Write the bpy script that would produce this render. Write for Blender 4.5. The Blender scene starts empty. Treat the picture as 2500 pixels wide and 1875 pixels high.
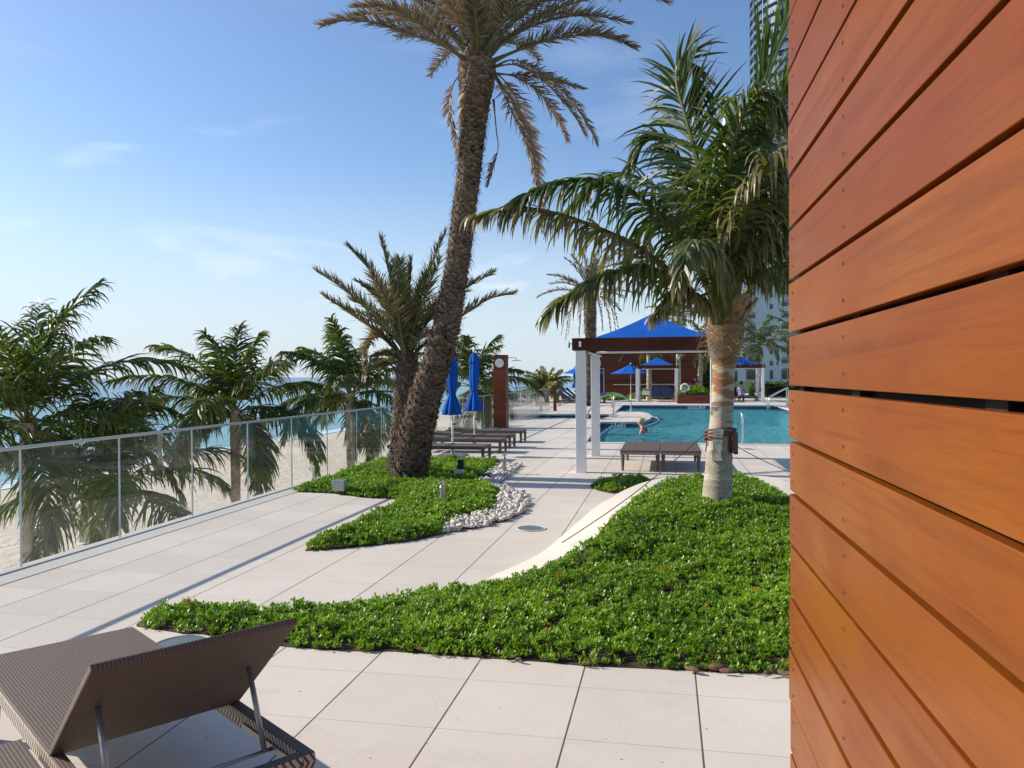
import bpy, bmesh, math, random
import numpy as np
from math import sin, cos, radians, pi, atan, hypot
from mathutils import Vector, Matrix

# ------------------------------------------------------------------ camera
H = 1.65; F = 1944.0
yaw = radians(11); pit = atan(19.1 / F); eps = .0051
_r = np.array([cos(yaw), sin(yaw), 0]); _f0 = np.array([-sin(yaw), cos(yaw), 0]); _z = np.array([0, 0, 1.])
_f = _f0 * cos(pit) - _z * sin(pit); _u = _z * cos(pit) + _f0 * sin(pit)
_R = _r * cos(eps) - _u * sin(eps); _U = _u * cos(eps) + _r * sin(eps)
_C = np.array([0, 0, H])
def _ray(px, py): return _f + _R * (px - 1250) / F + _U * (937.5 - py) / F
def U(px, py, z=0.):                       # survey: photo point on the level z -> world
    d = _ray(px, py); return _C + d * ((z - H) / d[2])
def P(px, py, d): return _C + _ray(px, py) * d     # survey: point at a given distance
def D(x, y, d): return P(x * 1.1302, y * 1.1302, d)

scene = bpy.context.scene
col = scene.collection
cam = bpy.data.cameras.new("camera"); camo = bpy.data.objects.new("camera", cam); col.objects.link(camo)
cam.sensor_width = 36; cam.lens = 36 * F / 2500; cam.clip_start = .05; cam.clip_end = 60000
camo.matrix_world = Matrix(((_R[0], _U[0], -_f[0], 0), (_R[1], _U[1], -_f[1], 0), (_R[2], _U[2], -_f[2], H), (0, 0, 0, 1)))
scene.camera = camo

# ------------------------------------------------------------------ sky, sun, exposure
SUN_EL = radians(30); SUN_AZ = radians(-88)      # azimuth from +Y towards +X
world = bpy.data.worlds.new("World"); scene.world = world; world.use_nodes = True
wn = world.node_tree; bg = wn.nodes['Background']
sky = wn.nodes.new('ShaderNodeTexSky'); sky.sky_type = 'NISHITA'; sky.sun_disc = False
sky.sun_elevation = SUN_EL; sky.sun_rotation = SUN_AZ; sky.air_density = 1.0; sky.dust_density = 0.9; sky.ozone_density = 3.0; sky.altitude = 0
tc = wn.nodes.new('ShaderNodeTexCoord'); mp = wn.nodes.new('ShaderNodeMapping'); mp.inputs['Rotation'].default_value = (0, radians(18), radians(15)); mp.inputs['Scale'].default_value = (3.2, 3.2, 15); mp.inputs['Location'].default_value = (1.7, .4, 2.3)
nz = wn.nodes.new('ShaderNodeTexNoise'); nz.inputs['Scale'].default_value = 1.1; nz.inputs['Detail'].default_value = 6; nz.inputs['Distortion'].default_value = .6
cr = wn.nodes.new('ShaderNodeValToRGB'); cr.color_ramp.elements[0].position = .56; cr.color_ramp.elements[1].position = .80; cr.color_ramp.elements[1].color = (.5, .5, .5, 1)
sep = wn.nodes.new('ShaderNodeSeparateXYZ'); mr = wn.nodes.new('ShaderNodeMapRange'); mr.inputs['From Min'].default_value = .0; mr.inputs['From Max'].default_value = .46; mr.inputs['To Min'].default_value = 1; mr.inputs['To Max'].default_value = 0
mul = wn.nodes.new('ShaderNodeMath'); mul.operation = 'MULTIPLY'
mixw = wn.nodes.new('ShaderNodeMixRGB'); mixw.inputs['Color2'].default_value = (9, 9.3, 9.8, 1)
L_ = wn.links.new
L_(tc.outputs['Generated'], mp.inputs['Vector']); L_(mp.outputs[0], nz.inputs['Vector']); L_(nz.outputs['Fac'], cr.inputs[0])
L_(tc.outputs['Generated'], sep.inputs[0]); L_(sep.outputs['Z'], mr.inputs['Value']); L_(mr.outputs[0], mul.inputs[0]); L_(cr.outputs[0], mul.inputs[1])
L_(mul.outputs[0], mixw.inputs['Fac']); tint = wn.nodes.new('ShaderNodeMixRGB'); tint.blend_type = 'MULTIPLY'; tint.inputs['Fac'].default_value = 1; tint.inputs['Color2'].default_value = (.90, .97, 1.06, 1); L_(sky.outputs[0], tint.inputs['Color1']); hz = wn.nodes.new('ShaderNodeMixRGB'); hz.inputs['Color2'].default_value = (4.5, 5.2, 5.8, 1); hr_ = wn.nodes.new('ShaderNodeMapRange'); hr_.interpolation_type = 'SMOOTHERSTEP'; hr_.inputs['From Min'].default_value = -.02; hr_.inputs['From Max'].default_value = .30; hr_.inputs['To Min'].default_value = .80; hr_.inputs['To Max'].default_value = 0; L_(sep.outputs['Z'], hr_.inputs['Value']); L_(hr_.outputs[0], hz.inputs['Fac']); L_(tint.outputs[0], hz.inputs['Color1']); L_(hz.outputs[0], mixw.inputs['Color1']); L_(mixw.outputs[0], bg.inputs['Color'])
bg.inputs['Strength'].default_value = 0.125
sl = bpy.data.lights.new("sun", 'SUN'); sl.energy = 4.6; sl.angle = radians(.53); sl.color = (1, .90, .76)
so = bpy.data.objects.new("sun", sl); col.objects.link(so)
sd = Vector((sin(SUN_AZ) * cos(SUN_EL), cos(SUN_AZ) * cos(SUN_EL), sin(SUN_EL)))
so.rotation_euler = sd.to_track_quat('Z', 'Y').to_euler()
vs = scene.view_settings; vs.view_transform = 'Standard'; vs.look = 'None'; vs.gamma = 1; vs.exposure = 0.38
scene.cycles.max_bounces = 8; scene.cycles.transparent_max_bounces = 24; scene.cycles.caustics_reflective = False; scene.cycles.caustics_refractive = False

RNG = np.random.default_rng(7); random.seed(5)

# ------------------------------------------------------------------ node helper
class NG:
    def __init__(s, name):
        s.m = bpy.data.materials.new(name); s.m.use_nodes = True; s.t = s.m.node_tree; s.p = s.t.nodes['Principled BSDF']; s.out = s.t.nodes['Material Output']
    def n(s, typ, **k):
        x = s.t.nodes.new(typ)
        for a, b in k.items(): setattr(x, a, b)
        return x
    def l(s, a, b): s.t.links.new(a, b)
    def put(s, sock, v):
        if hasattr(v, 'is_output') or isinstance(v, bpy.types.NodeSocket): s.l(v, sock)
        else:
            if isinstance(v, tuple) and len(v) == 3 and len(sock.default_value) == 4: v = (*v, 1)
            sock.default_value = v
    def math(s, op, a, b=0., c=0.):
        x = s.n('ShaderNodeMath', operation=op); s.put(x.inputs[0], a); s.put(x.inputs[1], b); s.put(x.inputs[2], c); return x.outputs[0]
    def mix(s, f, a, b, mode='MIX'):
        x = s.n('ShaderNodeMixRGB', blend_type=mode); s.put(x.inputs[0], f); s.put(x.inputs[1], a); s.put(x.inputs[2], b); return x.outputs[0]
    def geo(s): return s.n('ShaderNodeNewGeometry').outputs['Position']
    def obj(s): return s.n('ShaderNodeTexCoord').outputs['Object']
    def xyz(s, v):
        x = s.n('ShaderNodeSeparateXYZ'); s.l(v, x.inputs[0]); return x.outputs
    def comb(s, a, b, c):
        x = s.n('ShaderNodeCombineXYZ'); s.put(x.inputs[0], a); s.put(x.inputs[1], b); s.put(x.inputs[2], c); return x.outputs[0]
    def map(s, v, sc=(1, 1, 1), rot=(0, 0, 0), loc=(0, 0, 0)):
        x = s.n('ShaderNodeMapping'); s.l(v, x.inputs[0]); x.inputs['Scale'].default_value = sc; x.inputs['Rotation'].default_value = rot; x.inputs['Location'].default_value = loc; return x.outputs[0]
    def noise(s, v, scale, detail=4, rough=.55, dist=0):
        x = s.n('ShaderNodeTexNoise'); s.l(v, x.inputs['Vector']); x.inputs['Scale'].default_value = scale; x.inputs['Detail'].default_value = detail; x.inputs['Roughness'].default_value = rough; x.inputs['Distortion'].default_value = dist; return x.outputs['Fac']
    def vor(s, v, scale, feat='F1', out='Distance'):
        x = s.n('ShaderNodeTexVoronoi', feature=feat); s.l(v, x.inputs['Vector']); x.inputs['Scale'].default_value = scale; return x.outputs[out]
    def white(s, v):
        x = s.n('ShaderNodeTexWhiteNoise', noise_dimensions='3D'); s.l(v, x.inputs['Vector']); return x.outputs['Value']
    def ramp(s, v, stops):
        x = s.n('ShaderNodeValToRGB'); s.l(v, x.inputs[0]); e = x.color_ramp.elements
        while len(e) < len(stops): e.new(.5)
        for i, (p, c) in enumerate(stops):
            e[i].position = p; e[i].color = (*c, 1) if isinstance(c, tuple) else (c, c, c, 1)
        return x.outputs[0]
    def rng(s, v, a, b, c=0, d=1):
        x = s.n('ShaderNodeMapRange'); s.l(v, x.inputs['Value']); x.inputs['From Min'].default_value = a; x.inputs['From Max'].default_value = b; x.inputs['To Min'].default_value = c; x.inputs['To Max'].default_value = d; return x.outputs[0]
    def attr(s, name): return s.n('ShaderNodeAttribute', attribute_name=name).outputs
    def bump(s, h, strength=.3, dist=.01):
        x = s.n('ShaderNodeBump'); s.l(h, x.inputs['Height']); x.inputs['Strength'].default_value = strength; x.inputs['Distance'].default_value = dist; s.l(x.outputs[0], s.p.inputs['Normal']); return x.outputs[0]
    def base(s, c, rough=.6, metal=0, spec=.5):
        s.put(s.p.inputs['Base Color'], c); s.put(s.p.inputs['Roughness'], rough); s.p.inputs['Metallic'].default_value = metal; s.p.inputs['Specular IOR Level'].default_value = spec

def simple(name, c, rough=.6, metal=0, var=.12, scale=6, bump=.15, bscale=60, coat=0, spec=.5):
    g = NG(name); v = g.obj(); n = g.noise(v, scale, 5)
    c2 = tuple(x * (1 - var * 1.6) for x in c); c1 = tuple(min(1, x * (1 + var)) for x in c)
    g.base(g.ramp(n, [(.3, c2), (.7, c1)]), g.rng(n, .2, .8, max(.03, rough - .08), min(1, rough + .08)), metal, spec)
    if bump: g.bump(g.noise(v, bscale, 4), bump, .004)
    if coat: g.p.inputs['Coat Weight'].default_value = coat; g.p.inputs['Coat Roughness'].default_value = .15
    return g.m

M = {}
# ---- paving
TX0 = float(U(1358.7, 1875)[0]); TY0 = float(U(1159, 1660)[1]); TS = .61
def paving():
    g = NG('paving'); pos = g.geo(); x, y, z = g.xyz(pos)[:3]
    u = g.math('DIVIDE', g.math('SUBTRACT', x, TX0), TS); v = g.math('DIVIDE', g.math('SUBTRACT', y, TY0), TS)
    def d(a): return g.math('MULTIPLY', g.math('ABSOLUTE', g.math('SUBTRACT', g.math('FRACT', g.math('ADD', a, 100.5)), .5)), TS)
    wob = g.math('MULTIPLY', g.math('SUBTRACT', g.noise(pos, 5, 3), .5), .003)
    jx = g.math('LESS_THAN', g.math('ADD', d(u), wob), .0042); jy = g.math('LESS_THAN', g.math('ADD', d(v), wob), .0022)
    cell = g.comb(g.math('FLOOR', g.math('ADD', u, 100)), g.math('FLOOR', g.math('ADD', v, 100)), 0)
    w = g.white(cell)
    big = g.noise(pos, .7, 5, .6); fine = g.noise(pos, 45, 4, .7); mid = g.noise(g.map(pos, (1, 1, 1)), 4, 5, .65)
    c = g.ramp(big, [(.3, (.61, .545, .46)), (.7, (.72, .655, .575))])
    c = g.mix(g.rng(w, 0, 1, 0, .38), c, (.50, .44, .37), 'MIX')
    c = g.mix(g.rng(mid, .48, .75, 0, .30), c, (.68, .65, .62))
    st = g.noise(g.map(pos, (1, 1.4, 1), loc=(5, 2, 0)), 1.9, 6, .7, .5); c = g.mix(g.rng(st, .56, .74, 0, .30), c, (.42, .36, .29)); c = g.mix(g.rng(fine, .3, .8, 0, .22), c, (.38, .34, .30))
    vd = g.vor(pos, 16); wn2 = g.vor(pos, 16, out='Color')
    sel = g.math('GREATER_THAN', g.xyz(wn2)[0], .55)
    spot = g.math('MULTIPLY', g.math('LESS_THAN', vd, g.rng(g.xyz(wn2)[1], 0, 1, .03, .11)), sel)
    c = g.mix(g.math('MULTIPLY', spot, .75), c, g.ramp(g.xyz(wn2)[2], [(.3, (.12, .12, .12)), (.8, (.28, .25, .22))]))
    vd3 = g.vor(g.map(pos, loc=(3.3, 1.1, 0)), 30); c3 = g.vor(g.map(pos, loc=(3.3, 1.1, 0)), 30, out='Color')
    ws = g.math('MULTIPLY', g.math('LESS_THAN', vd3, .13), g.math('GREATER_THAN', g.xyz(c3)[0], .8))
    c = g.mix(g.math('MULTIPLY', ws, .5), c, (.85, .84, .82))
    c = g.mix(g.math('MULTIPLY', jy, .6), c, (.20, .175, .15))
    c = g.mix(g.math('MULTIPLY', jx, .93), c, (.055, .045, .04))
    g.base(c, .72, spec=.35)
    h = g.math('SUBTRACT', g.math('MULTIPLY', fine, .3), g.math('MAXIMUM', g.math('MULTIPLY', jy, .6), jx))
    g.bump(h, .35, .004)
    return g.m
M['paving'] = paving()
def concrete(name, c=(.62, .58, .51), stain=.25):
    g = NG(name); pos = g.geo(); a = g.noise(pos, 1.3, 5, .6); b = g.noise(pos, 30, 5, .7); s_ = g.noise(pos, 2.2, 4, .6, .8)
    cc = g.mix(g.rng(a, .3, .7, 0, .35), c, tuple(x * .85 for x in c)); cc = g.mix(g.rng(b, .4, .8, 0, .15), cc, tuple(x * .7 for x in c))
    cc = g.mix(g.rng(s_, .58, .72, 0, stain), cc, (.62, .47, .22)); g.base(cc, .75, spec=.3); g.bump(b, .25, .004); return g.m
M['curb'] = concrete('curb_concrete', (.71, .655, .56), .4)
M['concrete'] = concrete('concrete', (.55, .53, .49), .08)
# ---- wood cladding: boards run along axis ax (0 x, 1 y); uses world position
def wood(name, c1, c2, c3, ax, pitch, z0=0., gloss=.35, coat=.6, grain=1.0):
    g = NG(name); pos = g.geo(); xyz = g.xyz(pos); a = xyz[ax]; z = xyz[2]
    idx = g.math('FLOOR', g.math('DIVIDE', g.math('SUBTRACT', z, z0), pitch))
    w = g.white(g.comb(idx, 3.7, 1.3)); w2 = g.white(g.comb(idx, 9.1, 5.3))
    off = g.math('MULTIPLY', w, 37.)
    v = g.comb(g.math('ADD', g.math('MULTIPLY', a, .55), off), g.math('MULTIPLY', z, 15.), off)
    gr = g.noise(v, 1.6, 7, .6, .7)
    v2 = g.comb(g.math('ADD', g.math('MULTIPLY', a, 9.), off), g.math('MULTIPLY', z, 160.), off); fg = g.noise(v2, 1.5, 3, .6)
    v3 = g.comb(g.math('ADD', g.math('MULTIPLY', a, 1.6), off), g.math('MULTIPLY', z, 3.), 0.); pa = g.noise(v3, 1.1, 4, .5, .4)
    c = g.mix(g.rng(pa, .35, .65), c1, c2); c = g.mix(g.math('ADD', g.rng(w2, 0, 1, 0, .35), g.rng(g.math('MULTIPLY', idx, pitch), -.2, 1.2, 0, .5)), c, c3)
    c = g.mix(g.rng(gr, .52, .72, 0, .45 * grain), c, tuple(x * .45 for x in c3)); c = g.mix(g.rng(fg, .4, .7, 0, .45), c, tuple(x * .55 for x in c1)); v4 = g.comb(g.math('ADD', g.math('MULTIPLY', a, 1.0), off), g.math('MULTIPLY', z, 60.), off); sg_ = g.noise(v4, 1.5, 5, .7, .8); c = g.mix(g.rng(sg_, .55, .70, 0, .28), c, tuple(x * .4 for x in c3))
    g.base(c, g.rng(pa, .3, .7, gloss, gloss + .12), spec=.5); g.p.inputs['Specular IOR Level'].default_value = .15; g.p.inputs['Coat Weight'].default_value = coat; g.p.inputs['Coat Roughness'].default_value = .22
    g.bump(g.math('ADD', g.math('MULTIPLY', gr, .5), fg), .10, .002); return g.m
M['wall_wood'] = wood('oiled_hardwood', (.255, .078, .007), (.205, .054, .010), (.145, .031, .008), 1, .14, 1.617, .30, .0)
M['end_wood'] = simple('end_grain_wood', (.30, .08, .03), .5, var=.3)
def boards(name, pitch, ax, c1=(.15, .042, .018), c2=(.085, .024, .012), gloss=.5):
    g = NG(name); pos = g.geo(); xyz = g.xyz(pos); z = xyz[2]; a = xyz[ax]
    zz = g.math('DIVIDE', z, pitch); idx = g.math('FLOOR', zz); w = g.white(g.comb(idx, g.math('FLOOR', g.math('MULTIPLY', g.math('ADD', a, g.math('MULTIPLY', g.white(g.comb(idx, 1., 1.)), 9.)), .4)), 0.))
    v = g.comb(g.math('MULTIPLY', a, 1.5), g.math('MULTIPLY', z, 30.), g.math('MULTIPLY', w, 20.)); gr = g.noise(v, 1.5, 5)
    c = g.mix(w, c1, c2); c = g.mix(g.rng(gr, .5, .75, 0, .5), c, tuple(x * .5 for x in c2))
    j = g.math('LESS_THAN', g.math('FRACT', zz), .06); c = g.mix(g.math('MULTIPLY', j, .85), c, (.012, .008, .006))
    g.base(c, gloss, spec=.2); g.bump(g.math('SUBTRACT', g.math('MULTIPLY', gr, .2), j), .4, .006); return g.m
M['boards'] = boards('stained_boards', .14, 0); M['tower_boards'] = boards('tower_boards', .115, 0, (.23, .062, .026), (.15, .040, .018)); M['beam'] = simple('beam_wood', (.085, .024, .011), .5, spec=.2, var=.25, scale=3)
M['white'] = simple('white_paint', (.86, .85, .82), .45, var=.04); M['steel'] = simple('brushed_steel', (.62, .62, .62), .28, 1, var=.05, bump=.03)
M['alu'] = simple('grey_metal', (.36, .37, .38), .42, .7, var=.06); M['rail'] = simple('handrail_metal', (.46, .46, .46), .4, .6, var=.05)
M['dark'] = simple('dark_plastic', (.02, .02, .022), .5); M['black'] = simple('black_paint', (.012, .012, .012), .5); M['grey'] = simple('grey_paint', (.20, .21, .22), .5)
M['fabric'] = simple('blue_canvas', (.002, .095, .44), .75, var=.10, scale=3, bump=.3, bscale=300, spec=.2); M['navy'] = simple('navy_cushion', (.006, .018, .075), .8, var=.15); M['towel'] = simple('towel', (.75, .75, .73), .9, bump=.5, bscale=120)
M['blue_towel'] = simple('blue_towel', (.02, .07, .30), .9, bump=.5, bscale=120)
M['red'] = simple('red_nylon', (.55, .02, .025), .6); M['resin'] = simple('taupe_resin', (.125, .100, .080), .65, spec=.2, var=.08, bump=.2, bscale=90); M['cream'] = simple('cream_fabric', (.55, .52, .42), .8)
M['rope'] = simple('rope', (.10, .065, .05), .8); M['strap'] = simple('brown_strap', (.13, .04, .03), .7); M['block'] = simple('weathered_block', (.30, .29, .27), .85, var=.3, scale=20)
M['soil'] = simple('mulch', (.055, .032, .022), .95, var=.5, scale=30, bump=1, bscale=40); M['ink'] = simple('ink', (.01, .01, .012), .5, bump=0)
M['skin'] = simple('skin', (.56, .27, .17), .5, var=.06, bump=.05); M['hair'] = simple('blond_hair', (.55, .42, .2), .6, var=.3, scale=60); M['darkhair'] = simple('dark_hair', (.03, .02, .015), .6)
M['bark_chip'] = simple('bark_chip', (.16, .085, .05), .9, var=.4, scale=30)

def wicker():
    g = NG('wicker'); x, y, z = g.xyz(g.obj())[:3]
    rib = g.math('FRACT', g.math('DIVIDE', y, .0125)); ridx = g.math('FLOOR', g.math('DIVIDE', y, .0125))
    r = g.math('SINE', g.math('MULTIPLY', rib, pi))
    al = g.math('ADD', g.math('ADD', g.math('DIVIDE', x, .0085), g.math('DIVIDE', z, .0085)), g.math('MULTIPLY', rib, .8))
    s_ = g.math('SINE', g.math('MULTIPLY', g.math('FRACT', al), pi))
    h = g.math('MULTIPLY', g.math('POWER', r, .5), g.math('POWER', s_, .6))
    n = g.noise(g.obj(), 9, 4)
    c = g.mix(g.rng(h, .1, .75), (.035, .024, .018), (.215, .162, .122)); c = g.mix(g.rng(n, .3, .7, 0, .3), c, (.13, .10, .085))
    g.base(c, .55, spec=.22); g.bump(h, .8, .003); return g.m
M['wicker'] = wicker()
def wicker_side():
    g = NG('wicker_herringbone'); x, y, z = g.xyz(g.obj())[:3]
    zz = g.math('ABSOLUTE', g.math('SUBTRACT', z, .322)); t = g.math('FRACT', g.math('DIVIDE', g.math('ADD', g.math('ADD', x, y), g.math('MULTIPLY', zz, .7)), .026))
    h = g.math('SINE', g.math('MULTIPLY', t, pi)); c = g.mix(g.rng(h, .45, .75), (.05, .035, .028), (.50, .43, .35)); g.base(c, .4); g.bump(h, .8, .004); return g.m
M['wicker_side'] = wicker_side()
def glass():
    g = NG('balustrade_glass'); t = g.n('ShaderNodeBsdfTransparent'); t.inputs[0].default_value = (.975, .99, .985, 1)
    gl = g.n('ShaderNodeBsdfGlossy'); gl.inputs['Roughness'].default_value = .01; fr = g.n('ShaderNodeFresnel'); fr.inputs[0].default_value = 1.5
    df = g.n('ShaderNodeBsdfDiffuse'); df.inputs[0].default_value = (.62, .63, .62, 1)
    pos = g.geo(); z = g.xyz(pos)[2]; n = g.noise(g.map(pos, (1, 1, .25)), 3, 5, .65)
    salt = g.math('MULTIPLY', g.rng(n, .3, .8, .025, .085), g.rng(z, 0, 1, 1.35, .7))
    m1 = g.n('ShaderNodeMixShader'); g.l(fr.outputs[0], m1.inputs[0]); g.l(t.outputs[0], m1.inputs[1]); g.l(gl.outputs[0], m1.inputs[2])
    m2 = g.n('ShaderNodeMixShader'); g.l(salt, m2.inputs[0]); g.l(m1.outputs[0], m2.inputs[1]); g.l(df.outputs[0], m2.inputs[2]); tb2 = g.n('ShaderNodeBsdfTransparent'); m3 = g.n('ShaderNodeMixShader'); g.l(g.n('ShaderNodeNewGeometry').outputs['Backfacing'], m3.inputs[0]); g.l(m2.outputs[0], m3.inputs[1]); g.l(tb2.outputs[0], m3.inputs[2]); g.l(m3.outputs[0], g.out.inputs[0]); return g.m
M['glass'] = glass(); M['glass_edge'] = simple('glass_edge', (.50, .60, .60), .3, bump=0)
def window():
    g = NG('window_glass'); g.base((.02, .03, .04), .08); g.p.inputs['Specular IOR Level'].default_value = .7; return g.m
M['window'] = window()
def tower_glass():
    g = NG('tower_glass'); pos = g.geo(); x, y, z = g.xyz(pos)[:3]
    w = g.white(g.comb(g.math('FLOOR', g.math('DIVIDE', x, 1.6)), g.math('FLOOR', g.math('DIVIDE', z, 3.55)), 0.)); g.base(g.ramp(w, [(0, (.05, .10, .14)), (1, (.12, .2, .26))]), .12, spec=.8); return g.m
M['tower_glass'] = tower_glass()
def stucco():
    g = NG('white_stucco'); pos = g.geo(); n = g.noise(pos, .1, 4); g.base(g.ramp(n, [(.3, (.62, .64, .67)), (.7, (.70, .72, .75))]), .8); return g.m
M['stucco'] = stucco()
M['slab'] = simple('grey_slab', (.16, .195, .235), .6, bump=0)
M['core'] = simple('dark_backing', (.022, .012, .008), .8)
def leaf(name, ga, gb, dry=(.30, .225, .14), rough=.38, trans=.28, petiole=(.16, .17, .04), tint=(1.3, 1.5, .5)):
    g = NG(name); a = g.xyz(g.attr('leafcol')['Color']); n = g.noise(g.geo(), 1.7, 3)
    c = g.mix(a[0], ga, gb); c = g.mix(g.rng(n, .35, .65, 0, .35), c, tuple(x * .6 for x in ga)); c = g.mix(a[1], c, dry); c = g.mix(a[2], c, petiole)
    g.base(c, rough, spec=.5); tr = g.n('ShaderNodeBsdfTranslucent'); g.l(g.mix(1., c, tint, 'MULTIPLY'), tr.inputs[0])
    m = g.n('ShaderNodeMixShader'); g.put(m.inputs[0], trans); g.l(g.p.outputs[0], m.inputs[1]); g.l(tr.outputs[0], m.inputs[2]); g.l(m.outputs[0], g.out.inputs[0]); return g.m
M['coco'] = leaf('coconut_leaf', (.028, .064, .009), (.105, .155, .024), rough=.42, trans=.36)
M['date'] = leaf('date_leaf', (.040, .060, .030), (.085, .11, .05), (.30, .215, .155), rough=.45, tint=(1.1, 1.05, .75), petiole=(.15, .15, .06))
M['cover'] = leaf('groundcover_leaf', (.085, .21, .010), (.32, .48, .035), (.30, .20, .10), .38, .35, petiole=(.75, .06, .02))
M['young'] = leaf('young_leaf', (.12, .15, .03), (.26, .26, .06), rough=.5)
M['date_green'] = leaf('date_leaf_green', (.040, .075, .028), (.085, .13, .045), (.30, .215, .14), rough=.42, tint=(1.1, 1.15, .6), petiole=(.16, .18, .06))
M['hedge'] = leaf('hedge_leaf', (.02, .05, .01), (.06, .12, .02), rough=.5)
def vcol(name, rough=.85, bump=.6, bs=25, stretch=(1, 1, 1)):
    g = NG(name); c = g.attr('barkcol')['Color']; n = g.noise(g.map(g.obj(), stretch), bs, 5, .7); c = g.mix(g.rng(n, .35, .75, 0, .55), c, g.mix(1., c, (.35, .33, .3), 'MULTIPLY')); g.base(c, rough, spec=.2); g.bump(n, bump, .02); return g.m
M['date_bark'] = vcol('date_bark', bs=22); M['coco_bark'] = vcol('coco_bark', bs=30, stretch=(1, 1, 2.2), bump=.35)
def pebble():
    g = NG('pebble'); r = g.n('ShaderNodeAttribute', attribute_name='barkcol').outputs['Color']; n = g.noise(g.geo(), 60, 3); g.base(g.mix(g.rng(n, .3, .8, 0, .2), r, (.35, .3, .25)), .6); return g.m
M['pebble'] = pebble()
def sand():
    g = NG('sand'); p = g.geo(); a = g.noise(p, .12, 5); b = g.noise(p, 2.6, 5, .65); v = g.vor(p, 1.5, 'SMOOTH_F1')
    g.base(g.mix(g.rng(a, .35, .65), (.68, .60, .48), (.60, .53, .42)), .95, spec=.1); g.bump(g.math('ADD', b, g.math('MULTIPLY', v, .8)), 1, .13); return g.m
M['sand'] = sand()
SHORE = -47.5
def ocean():
    g = NG('sea_water'); p = g.geo(); x, y, z = g.xyz(p)[:3]; d = g.math('SUBTRACT', SHORE, x)
    n = g.noise(p, .02, 4); dd = g.math('ADD', d, g.math('MULTIPLY', g.math('SUBTRACT', n, .5), 40.))
    c = g.ramp(g.rng(dd, 0, 900), [(0, (.10, .33, .36)), (.05, (.045, .25, .31)), (.25, (.02, .13, .22)), (1, (.015, .075, .17))])
    fo = g.noise(g.map(p, (.9, .09, 1)), 1.0, 5, .7); f1 = g.math('GREATER_THAN', fo, g.rng(d, 0, 9, .38, .78))
    g.base(g.mix(g.math('MULTIPLY', f1, g.math('LESS_THAN', d, 12.)), c, (.8, .82, .82)), .22); h = g.math('ADD', g.noise(g.map(p, (.5, .18, 1)), 1.0, 6, .6), g.noise(g.map(p, (.08, .03, 1)), 1, 3)); g.bump(h, .8, .6); return g.m
M['ocean'] = ocean()
def poolwater():
    g = NG('pool_water'); p = g.geo(); t = g.n('ShaderNodeBsdfTransparent'); t.inputs[0].default_value = (.78, 1.0, 1.0, 1)
    gl = g.n('ShaderNodeBsdfGlossy'); gl.inputs['Roughness'].default_value = .06; fr = g.n('ShaderNodeFresnel'); fr.inputs[0].default_value = 1.33
    h = g.math('ADD', g.noise(g.map(p, (1, 1.6, 1)), 1.7, 3, .5, .8), g.math('MULTIPLY', g.noise(g.map(p, (1, 1.8, 1)), 6, 3), .30)); b = g.n('ShaderNodeBump'); g.l(h, b.inputs['Height']); b.inputs['Strength'].default_value = 1; b.inputs['Distance'].default_value = .34
    g.l(b.outputs[0], gl.inputs['Normal']); g.l(b.outputs[0], fr.inputs['Normal']); m1 = g.n('ShaderNodeMixShader'); g.l(g.math('MULTIPLY', fr.outputs[0], .85), m1.inputs[0]); g.l(t.outputs[0], m1.inputs[1]); g.l(gl.outputs[0], m1.inputs[2]); df = g.n('ShaderNodeBsdfDiffuse'); df.inputs[0].default_value = (.11, .50, .56, 1); g.l(b.outputs[0], df.inputs['Normal']); m0 = g.n('ShaderNodeMixShader'); m0.inputs[0].default_value = .42; g.l(t.outputs[0], m0.inputs[1]); g.l(df.outputs[0], m0.inputs[2]); g.l(m0.outputs[0], m1.inputs[1]); g.l(m1.outputs[0], g.out.inputs[0]); return g.m
M['poolwater'] = poolwater()
def plaster():
    g = NG('pool_plaster'); p = g.geo(); v = g.vor(g.map(p, (1, 1, 1)), 2.2, 'SMOOTH_F1'); n = g.noise(p, 1.5, 3, dist=1.2); g.base(g.mix(g.rng(n, .35, .65), (.26, .68, .74), (.45, .80, .82)), .7); return g.m
M['plaster'] = plaster()
def mosaic():
    g = NG('pool_mosaic'); p = g.map(g.geo(), (28, 28, 28)); x, y, z = g.xyz(p)[:3]; w = g.white(g.comb(g.math('FLOOR', x), g.math('FLOOR', y), g.math('FLOOR', z))); g.base(g.ramp(w, [(0, (.012, .03, .07)), (.6, (.03, .07, .13)), (1, (.14, .2, .26))]), .2); return g.m
M['mosaic'] = mosaic()
def lawn():
    g = NG('lawn'); p = g.geo(); n = g.noise(p, 3, 6, .7); g.base(g.ramp(n, [(.3, (.03, .06, .012)), (.7, (.09, .15, .03))]), .9, spec=.1); g.bump(n, 1, .1); return g.m
M['lawn'] = lawn()
def floral():
    g = NG('patterned_shirt'); n = g.noise(g.obj(), 14, 3, .6, 1.0); g.base(g.ramp(n, [(.44, (.06, .05, .16)), (.52, (.50, .46, .66))]), .8); return g.m
M['floral'] = floral()
def drain():
    g = NG('drain_grate'); x, y, z = g.xyz(g.geo())[:3]; a = g.math('LESS_THAN', g.math('FRACT', g.math('MULTIPLY', x, 70.)), .35); b = g.math('LESS_THAN', g.math('FRACT', g.math('MULTIPLY', y, 70.)), .35); g.base(g.mix(g.math('MULTIPLY', g.math('SUBTRACT', 1., a), g.math('SUBTRACT', 1., b)), (.22, .27, .27), (.05, .07, .07)), .5, .3); return g.m
M['drain'] = drain()

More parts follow.
